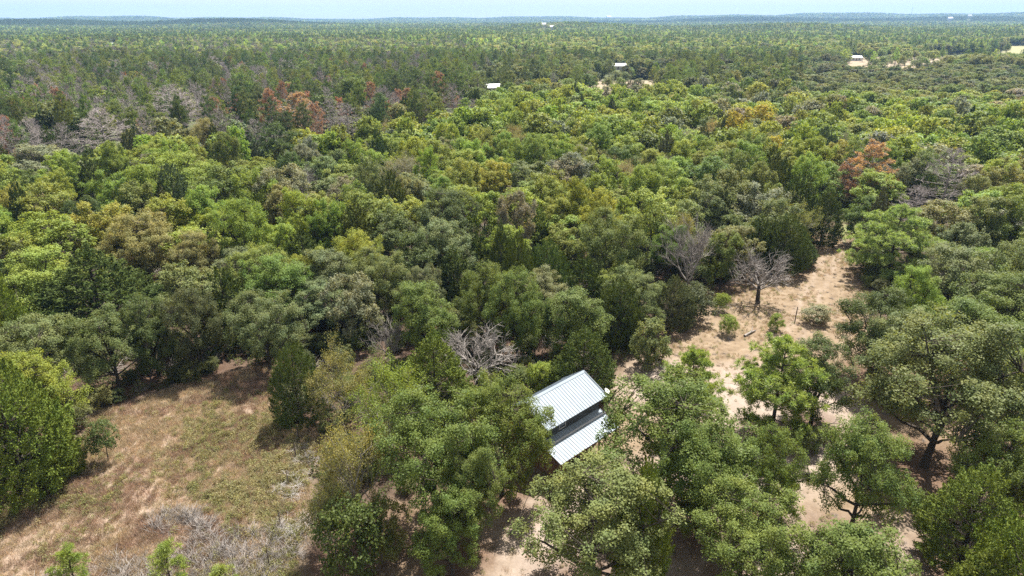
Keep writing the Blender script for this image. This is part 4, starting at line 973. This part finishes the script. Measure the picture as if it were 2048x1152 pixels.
pm.vertices.foreach_set('co', co.ravel())
def put(me, nm, typ, v, key='vector'):
    me.attributes.new(nm, typ, 'POINT').data.foreach_set(key, np.ascontiguousarray(v).ravel())
put(pm, 'pick', 'INT', pick, 'value'); put(pm, 'scl', 'FLOAT_VECTOR', scl.astype(np.float32)); put(pm, 'rot', 'FLOAT_VECTOR', rot.astype(np.float32)); put(pm, 'tint', 'FLOAT_VECTOR', tin.astype(np.float32))

def scatter(name, me, objs, **props):
    o = obj(name, me, **props)
    g = bpy.data.node_groups.new(name, 'GeometryNodeTree')
    g.interface.new_socket('Geometry', in_out='INPUT', socket_type='NodeSocketGeometry'); g.interface.new_socket('Geometry', in_out='OUTPUT', socket_type='NodeSocketGeometry')
    gi, go = g.nodes.new('NodeGroupInput'), g.nodes.new('NodeGroupOutput'); jn = g.nodes.new('GeometryNodeJoinGeometry')
    def na(nm, dt):
        x = g.nodes.new('GeometryNodeInputNamedAttribute'); x.data_type = dt; x.inputs['Name'].default_value = nm; return x.outputs['Attribute']
    pick_, rot_, scl_ = na('pick', 'INT'), na('rot', 'FLOAT_VECTOR'), na('scl', 'FLOAT_VECTOR')
    er = g.nodes.new('FunctionNodeEulerToRotation'); g.links.new(rot_, er.inputs[0])
    for k, ob_ in enumerate(objs):
        oi = g.nodes.new('GeometryNodeObjectInfo'); oi.inputs['Object'].default_value = ob_; oi.inputs['As Instance'].default_value = True
        cmp_ = g.nodes.new('FunctionNodeCompare'); cmp_.data_type = 'INT'; cmp_.operation = 'EQUAL'
        ints = [s for s in cmp_.inputs if s.type == 'INT']; g.links.new(pick_, ints[0]); ints[1].default_value = k
        ip = g.nodes.new('GeometryNodeInstanceOnPoints')
        g.links.new(gi.outputs[0], ip.inputs['Points']); g.links.new(cmp_.outputs[0], ip.inputs['Selection']); g.links.new(oi.outputs['Geometry'], ip.inputs['Instance'])
        g.links.new(er.outputs[0], ip.inputs['Rotation']); g.links.new(scl_, ip.inputs['Scale']); g.links.new(ip.outputs[0], jn.inputs[0])
    g.links.new(jn.outputs[0], go.inputs[0])
    md = o.modifiers.new('scatter', 'NODES'); md.node_group = g
    return o
scatter('distant_woods', pm, [p[0] for p in protos], kind='stuff')


# ------------------------------------------------------------------ meadow growth: nobody could count it
def tuft(seed, nb, h_, spread, wd, lean):
    r = np.random.default_rng(seed)
    p = np.stack([r.normal(0, spread, nb), r.normal(0, spread, nb), np.zeros(nb)], 1)
    d = unit(np.stack([p[:, 0] * lean / spread + r.normal(0, .35, nb), p[:, 1] * lean / spread + r.normal(0, .35, nb), np.ones(nb)], 1))
    ln = r.uniform(.5, 1.15, nb) * h_
    return leaves(p + d * ln[:, None] * .5, unit(np.cross(d, rdirs(r, nb))), d, ln, r.uniform(.6, 1.4, nb) * wd)
def leafy_tuft(seed, nb, h_, spread):
    r = np.random.default_rng(seed)
    d = rdirs(r, nb); d[:, 2] = np.abs(d[:, 2]); p = d * np.array([spread, spread, h_]) * r.uniform(.3, 1, nb)[:, None] ** .5
    return leaves(p, unit(rdirs(r, nb) + np.array([0, 0, .7])), rdirs(r, nb), r.uniform(.06, .13, nb), r.uniform(.035, .07, nb))
gp = []
for i in range(3): gp.append(bpy.data.objects.new('grass_clump', mesh('grass_clump', *tuft(40 + i, 46, .42, .16, .022, .3), M_DRY)))
for i in range(3): gp.append(bpy.data.objects.new('weed_clump', mesh('weed_clump', *leafy_tuft(50 + i, 90, .5, .3), M_LEAF)))
for i in range(2):
    t_ = []; r = np.random.default_rng(60 + i)
    for q in range(46):
        a = rdirs(r, 1)[0]; a[2] = abs(a[2]) * .8 + .12; s_ = np.array([r.normal(0, .15), r.normal(0, .15), 0]); e_ = s_ + unit(a) * r.uniform(.35, .95)
        t_.append(tube(np.stack([s_, (s_ + e_) / 2 + r.normal(0, .06, 3), e_]), np.array([.014, .011, .006]), 3))
    gp.append(bpy.data.objects.new('twig_clump', mesh('twig_clump', *join(t_), M_SILVER)))
for pr in P['shrub'][:2]: gp.append(bpy.data.objects.new('understorey_bush', merged(pr, 'understorey_bush')))
def grow(name, poly, n_, chooser, pad=(0, 0), kind='stuff'):
    lo, hi = poly.min(0), poly.max(0); lo = np.maximum(lo, [-70, 22]); hi = np.minimum(hi, [70, 130])
    p = rng.uniform(lo, hi, (n_, 2)); e1, e2 = edge_noise(p[:, 0], p[:, 1], 1.2); p = p[in_poly(p[:, 0] + e1, p[:, 1] + e2, poly)]
    pk_, tn_, sc_ = chooser(p); k_ = pk_ >= 0; p, pk_, tn_, sc_ = p[k_], pk_[k_], tn_[k_], sc_[k_]
    me = bpy.data.meshes.new(name); me.vertices.add(len(p))
    me.vertices.foreach_set('co', np.stack([p[:, 0], p[:, 1], terrain(p[:, 0], p[:, 1]) - .02], 1).astype(np.float32).ravel())
    rt = np.zeros((len(p), 3), np.float32); rt[:, 2] = rng.uniform(0, 6.28, len(p))
    put(me, 'pick', 'INT', pk_.astype(np.int32), 'value'); put(me, 'scl', 'FLOAT_VECTOR', np.repeat(sc_[:, None], 3, 1).astype(np.float32)); put(me, 'rot', 'FLOAT_VECTOR', rt); put(me, 'tint', 'FLOAT_VECTOR', tn_.astype(np.float32))
    scatter(name, me, gp, kind=kind)
def vary(n_, c, a=.2): return np.array(c)[None] * rng.uniform(1 - a, 1 + a, (n_, 1)) * rng.uniform(.93, 1.07, (n_, 3))
def meadow_grass(p):
    n_ = len(p); f = fnoise(p[:, 0] / 5, p[:, 1] / 5, 91); q = rng.uniform(size=n_)
    pk_ = np.where(q < .25 + .75 * f, rng.integers(0, 3, n_), -1)
    tn_ = vary(n_, (.44, .35, .265)); red = fnoise(p[:, 0] / 4 + 20, p[:, 1] / 4, 95) > .56; tn_[red] = vary(int(red.sum()), (.34, .245, .195))
    return pk_, tn_, rng.uniform(.45, 1.1, n_)
def meadow_weeds(p):
    n_ = len(p); f = fnoise(p[:, 0] / 6 + 3, p[:, 1] / 6, 77); q = rng.uniform(size=n_)
    front = sstep(60, 40, p[:, 1]); pr_ = sstep(.42, .78, f + .16 * (rng.uniform(size=n_) - .5)) * (.22 + .65 * front)
    pk_ = np.where(q < pr_, rng.integers(3, 6, n_), -1)
    tn_ = vary(n_, (.21, .20, .085), .3); o = fnoise(p[:, 0] / 3, p[:, 1] / 3, 44) > .55; tn_[o] = vary(int(o.sum()), (.26, .235, .12), .3)
    return pk_, tn_, rng.uniform(.5, 1.2, n_)
def meadow_twigs(p):
    n_ = len(p); s_ = project(np.stack([p[:, 0], p[:, 1], np.zeros(n_)], 1)); f = fnoise(p[:, 0] / 3.2, p[:, 1] / 3.2, 21)
    e_ = ((s_[:, 0] - 350) / 185) ** 2 + ((s_[:, 1] - 1135) / 85) ** 2 + (.52 - f) * 5
    pk_ = np.where((e_ < 1) & (rng.uniform(size=n_) < .11), rng.integers(6, 8, n_), -1)
    return pk_, vary(n_, (.3, .28, .26)), rng.uniform(.7, 1.3, n_)
grow('dry_grass', G_MEADOW, 30000, meadow_grass)
grow('meadow_weeds', G_MEADOW, 26000, meadow_weeds)
grow('twig_brush', G_MEADOW, 26000, meadow_twigs)
def yard_grass(p):
    n_ = len(p); f = fnoise(p[:, 0] / 4, p[:, 1] / 4, 19); s_ = project(np.stack([p[:, 0], p[:, 1], np.zeros(n_)], 1))
    mid = (s_[:, 1] < 720); pk_ = np.where((rng.uniform(size=n_) < sstep(.36, .6, f) * np.where(mid, .85, .3)), rng.integers(0, 4, n_), -1)
    tn_ = vary(n_, (.38, .295, .21)); gr_ = pk_ == 3; tn_[gr_] = vary(int(gr_.sum()), (.2, .2, .08))
    return pk_, tn_, rng.uniform(.3, .8, n_)
grow('yard_grass', G_YARD, 34000, yard_grass)
# leaf litter twigs and understorey so that the woods' floor is not bare
def under(p):
    n_ = len(p); ok_ = ~(in_poly(p[:, 0], p[:, 1], G_MEADOW) | in_poly(p[:, 0], p[:, 1], G_YARD)); q = rng.uniform(size=n_)
    pk_ = np.where(ok_, np.where(q < .80, rng.integers(3, 6, n_), np.where(q < .86, rng.integers(6, 8, n_), rng.integers(8, 10, n_))), -1)
    return pk_, vary(n_, (.11, .13, .045), .4), np.where(pk_ >= 8, rng.uniform(.35, .8, n_), rng.uniform(1.0, 2.6, n_))
grow('undergrowth', np.array([(-75, 40), (75, 40), (95, 130), (-95, 130)], float), 9000, under)

# brown leaf fall under the trees of the yard, faint wheel ruts through it
lf = np.zeros(len(X))
for t_ in trees:
    if t_['y'] < 95 and NAME.get(t_['kind']) in ('oak_tree', 'juniper_tree', 'pine_tree', 'elm_tree'):
        d_ = np.hypot(X - t_['x'], Y - t_['y']) / (t_['W'] * .5); lf = np.maximum(lf, np.clip(1.25 - d_, 0, 1))
lf *= sstep(.25, .6, fnoise(X / 1.7, Y / 1.7, 55) + .25 * lf) * .85
gme.attributes.new('leaf', 'FLOAT', 'POINT').data.foreach_set('value', (lf * (X ** 2 + Y ** 2 < 1e4)).astype(np.float32))
ru = np.zeros(len(X)); pl_ = np.array([at(*q)[:2] for q in ((1680, 458), (1668, 500), (1640, 560), (1610, 620), (1580, 690), (1470, 735), (1350, 738), (1262, 772))])
pl_ = np.concatenate([pl_[:-1, None] + (pl_[1:, None] - pl_[:-1, None]) * np.linspace(0, 1, 40)[None, :, None]]).reshape(-1, 2)
nb_ = np.where((np.abs(X) < 60) & (Y < 125) & (Y > 40))[0]
dm_ = np.sqrt(((X[nb_, None] + ex[nb_, None] * .4 - pl_[None, :, 0]) ** 2 + (Y[nb_, None] - pl_[None, :, 1]) ** 2).min(1))
ru[nb_] = np.exp(-((dm_ - .85) / .3) ** 2) * (.25 + .5 * fnoise(X[nb_] / 3, Y[nb_] / 3, 66))
gme.attributes.new('rut', 'FLOAT', 'POINT').data.foreach_set('value', ru.astype(np.float32))
def crumbs(p):
    n_ = len(p); pk_ = np.where(rng.uniform(size=n_) < .4, rng.integers(6, 8, n_), rng.integers(3, 6, n_))
    return pk_, vary(n_, (.16, .14, .07), .4), rng.uniform(.15, .5, n_)
grow('yard_twigs', G_YARD, 5000, crumbs)

# ------------------------------------------------------------------ fences
M_POST = rough_mat('rusty_post', (.05, .04, .035), (.12, .09, .07), 6, .9)
M_WOODPOST = rough_mat('cedar_post', (.09, .07, .055), (.2, .16, .13), 5, .9, (1, 1, .3))
M_WIRE = rough_mat('barbed_wire', (.16, .14, .13), (.25, .23, .21), 6, .6, metallic=.6)
def fence(label, spots, strands):
    b0 = at(*spots[0][:2]); f = thing('wire_fence', label, 'fence', (b0[0], b0[1], 0)); tops = []
    for x, y, hgt, rad in spots:
        b = at(x, y) - b0; lx, ly = rng.normal(0, .06, 2)
        ps = np.array([(b[0], b[1], -.2), (b[0] + lx * .5, b[1] + ly * .5, hgt * .5), (b[0] + lx, b[1] + ly, hgt)])
        v, q = tube(ps, np.array([rad, rad, rad * .8]), 6); m_ = len(v); v = np.concatenate([v, [ps[-1] + [0, 0, .01]]])
        po = obj('post', mesh('post', np.concatenate([v]), q, M_WOODPOST if rad > .04 else M_POST), f); tops.append((b, hgt))
    for s_ in strands:
        P_ = []
        for k in range(len(tops) - 1):
            a, c_ = tops[k][0], tops[k + 1][0]
            for q in np.linspace(0, 1, 6)[: 6 if k == len(tops) - 2 else 5]:
                pz = a + (c_ - a) * q; P_.append((pz[0], pz[1], s_ - .05 * math.sin(q * math.pi)))
        v, q = tube(np.array(P_), np.full(len(P_), .006), 3); obj('wire', mesh('wire', v, q, M_WIRE), f)
fence('old wire fence on dark posts down the side of the dry meadow', [(605, 838, 1.3, .035), (598, 880, 1.4, .04), (592, 918, 1.45, .06), (578, 972, 1.3, .035), (562, 1052, 1.4, .035), (540, 1135, 1.5, .04), (520, 1215, 1.4, .04)], (.4, .8, 1.15))
fence('wire fence on thin posts across the dry clearing by the dead tree', [(1400, 640, 1.4, .035), (1480, 624, 1.4, .035), (1517, 623, 1.4, .04), (1552, 640, 1.4, .03), (1590, 641, 1.7, .06), (1645, 640, 1.6, .06), (1700, 650, 1.5, .05)], (.4, .8, 1.2))
fence('short run of fence at the far end of the tan track', [(1660, 470, 1.4, .04), (1695, 463, 1.6, .06), (1730, 458, 1.4, .04)], (.5, 1.0))

# ------------------------------------------------------------------ brush heaps, fallen logs, pale rocks
for x, y, wp, lb in ((590, 975, 100, 'sprawling heap of bleached branches beside the meadow fence, upper of two'), (596, 1062, 105, 'lower heap of bleached branches beside the meadow fence'), (612, 915, 80, 'thin spill of grey twigs above the bleached branch heaps'), (1320, 735, 60, 'small scatter of grey twigs on bare ground behind the barn'), (500, 548, 70, 'pale fallen branches in the shadow under the tall oak'), (1090, 735, 60, 'fallen grey branches in the shade behind the barn')):
    b = at(x, y); W = wp * depth_of(b[0], b[1], .5) / F_PX
    place('brush', 'brush_pile', b[0], b[1], .55 * W ** .5 * .8, W, None, lb, 'brush', 'heaps of dead branches')
M_ROCK = rough_mat('pale_rock', (.42, .39, .36), (.6, .57, .53), 3, .85)
def rock(x, y, s_, lb):
    r = np.random.default_rng(int(x)); V, F = [], []
    for i in range(6):
        for j in range(9):
            th = math.pi * i / 5; ph = j / 9 * 6.283; k_ = 1 + .22 * r.normal()
            V.append((math.sin(th) * math.cos(ph) * s_ * k_, math.sin(th) * math.sin(ph) * s_ * .8 * k_, math.cos(th) * s_ * .5 * k_))
    for i in range(5):
        for j in range(9): F.append((i * 9 + j, (i + 1) * 9 + j, (i + 1) * 9 + (j + 1) % 9, i * 9 + (j + 1) % 9))
    b = at(x, y); o = obj('rock', mesh('rock', V, F, M_ROCK)); o.location = (b[0], b[1], s_ * .2); o['label'] = lb; o['category'] = 'rock'; o['group'] = 'pale rocks behind the barn'
rock(1323, 690, .32, 'pale rock at the foot of the bush by the clearing'); rock(1338, 700, .22, 'smaller pale rock just below the other on bare ground')
def log(x, y, ln, a, lb):
    b = at(x, y); d = np.array([math.cos(a), math.sin(a), 0]) * ln / 2
    v, q = tube(np.array([-d + [0, 0, .12], [.05, .08, .16], d + [0, 0, .12]]), np.array([.13, .11, .07]), 7); v2, q2 = tube(np.array([[0, 0, .16], [.3, .35, .4], [.5, .8, .55]]), np.array([.05, .04, .02]), 5)
    t = thing('fallen_log', lb, 'log', (b[0], b[1], 0)); obj('trunk', mesh('log_trunk', v, q, M_SILVER, True), t); obj('branch', mesh('log_branch', v2, q2, M_SILVER, True), t)
log(1325, 628, 3.2, 2.6, 'bleached fallen log by the flat-topped juniper'); log(1500, 668, 2.2, .7, 'thin bleached stick lying on the dry clearing'); log(470, 552, 4.0, .3, 'bleached log under the tall shaded oak')

# ------------------------------------------------------------------ far houses
M_WALL = rough_mat('pale_wall', (.5, .48, .45), (.58, .56, .52), 1, .7, bump=0); M_ROOFW = rough_mat('white_roof', (.56, .57, .58), (.64, .65, .66), 1, .4, bump=0)
M_ROOFG = rough_mat('grey_roof', (.3, .3, .31), (.4, .4, .42), 1, .6, bump=0)
HL = ['white roofed house in a gap of the woods above the pale bare trees', 'long white roofed shed half hidden by dark pines', 'small white roof just above the long white shed', 'white roof edge by the dark pines beside the tan clearing', 'grey roofed low house beside a far tan clearing',
      'dark house with a white roof at the edge of the far fields', 'white building alone beyond the grey dead pines', 'tiny white house on the far slope, nearer one of two', 'tiny white house on the far slope, farther one of two', 'white building on the skyline', 'cream house far off before the blue ridge', 'tiny cream house beside the far cream one']
for (x, y, wp), (hx_, hy_, hw_), lb in zip(HOUSES, HG, HL):
    sc = max(1.0, hy_ / 700); Wd = max(hw_, 5); Dp = Wd * .62; wh = 2.7 * sc; rh = 1.5 * sc
    h_ = thing('house', lb, 'house', (hx_, hy_, float(terrain(hx_, hy_)) - .1), rng.uniform(-.35, .35), 'houses among the far woods')
    h_.location.z += 0.0
    V, F = boxes([(-Wd / 2, Wd / 2, -Dp / 2, Dp / 2, -1, wh)]); obj('wall', mesh('house_wall', V, F, M_WALL), h_)
    o_ = .35 * sc; V = [(-Wd / 2 - o_, -Dp / 2 - o_, wh - .1), (Wd / 2 + o_, -Dp / 2 - o_, wh - .1), (Wd / 2 + o_, 0, wh + rh), (-Wd / 2 - o_, 0, wh + rh), (-Wd / 2 - o_, Dp / 2 + o_, wh - .1), (Wd / 2 + o_, Dp / 2 + o_, wh - .1)]
    V += [(a, b, c_ - .12) for a, b, c_ in V]; F = [(0, 1, 2, 3), (3, 2, 5, 4), (6, 9, 8, 7), (9, 10, 11, 8), (0, 6, 7, 1), (4, 5, 11, 10), (0, 3, 9, 6), (3, 4, 10, 9), (1, 7, 8, 2), (2, 8, 11, 5)]
    obj('roof', mesh('house_roof', V, F, M_ROOFG if 'grey roofed' in lb else M_ROOFW), h_)
    if hy_ < 600:
        for k in (-.3, .25):
            V, F = boxes([(Wd * k - .5, Wd * k + .5, -Dp / 2 - .06, -Dp / 2 - .01, wh * .35, wh * .8)]); obj('window', mesh('house_window', V, F, M_GLASS), h_)
        V, F = boxes([(-.45, .45, -Dp / 2 - .06, -Dp / 2 - .01, 0, wh * .78)]); obj('door', mesh('house_door', V, F, M_PLANK), h_)
p_ = np.array([math.tan(math.radians(28.5)) * 6300, 6300.0]); zt = float(terrain(p_[0], p_[1]))
mv = [tube(np.array([(0, 0, 0), (0, 0, 45), (0, 0, 88)]), np.array([1.1, .9, .5]), 6)]
m_ = obj('radio_mast', mesh('radio_mast', *mv[0], M_WIRE)); m_.location = (p_[0], p_[1], zt); m_['label'] = 'thin radio mast on the highest part of the far ridge'; m_['category'] = 'mast'


# ------------------------------------------------------------------ labels of the trees that fill the woods: look, neighbour, place
ONES = ['', 'one', 'two', 'three', 'four', 'five', 'six', 'seven', 'eight', 'nine', 'ten', 'eleven', 'twelve', 'thirteen', 'fourteen', 'fifteen', 'sixteen', 'seventeen', 'eighteen', 'nineteen']
TENS = ['', '', 'twenty', 'thirty', 'forty', 'fifty', 'sixty', 'seventy', 'eighty', 'ninety']
def num(k):
    k = int(min(max(k, 1), 99))
    return ONES[k] if k < 20 else TENS[k // 10] + ('-' + ONES[k % 10] if k % 10 else '')
ADJ = dict(grey='grey-green', green='green', dark='dark green', yg='yellow-green', lime='lime-green', yellow='yellowish', tan='tan-green', silver='silvery', jun='dark', junb='fresh green', jungrey='dull green', pine='green', pinel='bright green', pineb='blue-green', pined='dark green', red='reddish', rust='rusty', straw='straw-coloured')
NOUN = dict(oak_tree='oak', juniper_tree='juniper', pine_tree='pine', dead_pine='dead pine', dying_pine='dying pine', dead_tree='leafless tree', elm_tree='sparse tree', shrub='bush')
lm = [(t, project([[t['x'], t['y'], t['H'] * .8]])[0]) for t in trees if t.get('ref')]
taken = {t['label'] for t in trees if t['label']}
for t in trees:
    if t['label']: continue
    q = project([[t['x'], t['y'], t['H'] * .8 + float(terrain(t['x'], t['y']))]])[0]
    adj = ADJ.get(t.get('tn'), 'dark green') if t['tint'] is not None else 'grey'
    size = 'tall' if t['H'] > (13 if 'pine' in t['name'] else 8.6) else 'low' if t['H'] < 6.4 else 'broad' if t['W'] > 7.8 else ''
    base = ' '.join(s for s in (size, adj, NOUN[t['name']]) if s)
    best = min(lm, key=lambda z: np.hypot(z[1][0] - q[0], (z[1][1] - q[1]) * 1.6)); dx, dy = q - best[1]
    rel = ('right of' if dx > 0 else 'left of') if abs(dx) > 1.6 * abs(dy) else ('behind' if dy < 0 else 'in front of')
    place_ = f"{num(round(q[0] / 20.48))} percent across, {num(round(q[1] / 11.52))} down the photo"
    lab = f"{base} {rel} {best[0]['ref']}, {place_}"
    if len(lab.replace(',', '').split()) > 16 or lab in taken:
        lab = f"{base} {place_}"
    if lab in taken:
        lab = f"{'slimmer ' if t['W'] < 6.5 else 'wider '}{base} {place_}"
    k = 0
    while lab in taken and k < 4:
        k += 1; lab = f"{base} {['just beside', 'close behind', 'partly hidden by', 'crowding'][k - 1]} its like, {place_}"
    taken.add(lab); t['o']['label'] = lab


# ------------------------------------------------------------------ the air
hz, n, out = new_mat('haze_air')
pv = N(n, 'ShaderNodeVolumePrincipled'); pv.inputs['Color'].default_value = (.30, .56, 1.0, 1); pv.inputs['Density'].default_value = HAZE; pv.inputs['Anisotropy'].default_value = .1
n.links.new(pv.outputs[0], out.inputs['Volume'])
V, Fh = boxes([(-9500, 9500, -60, 9600, -40, 190)])
if HAZE > 0: obj('haze', mesh('haze', V, Fh, hz), kind='stuff')
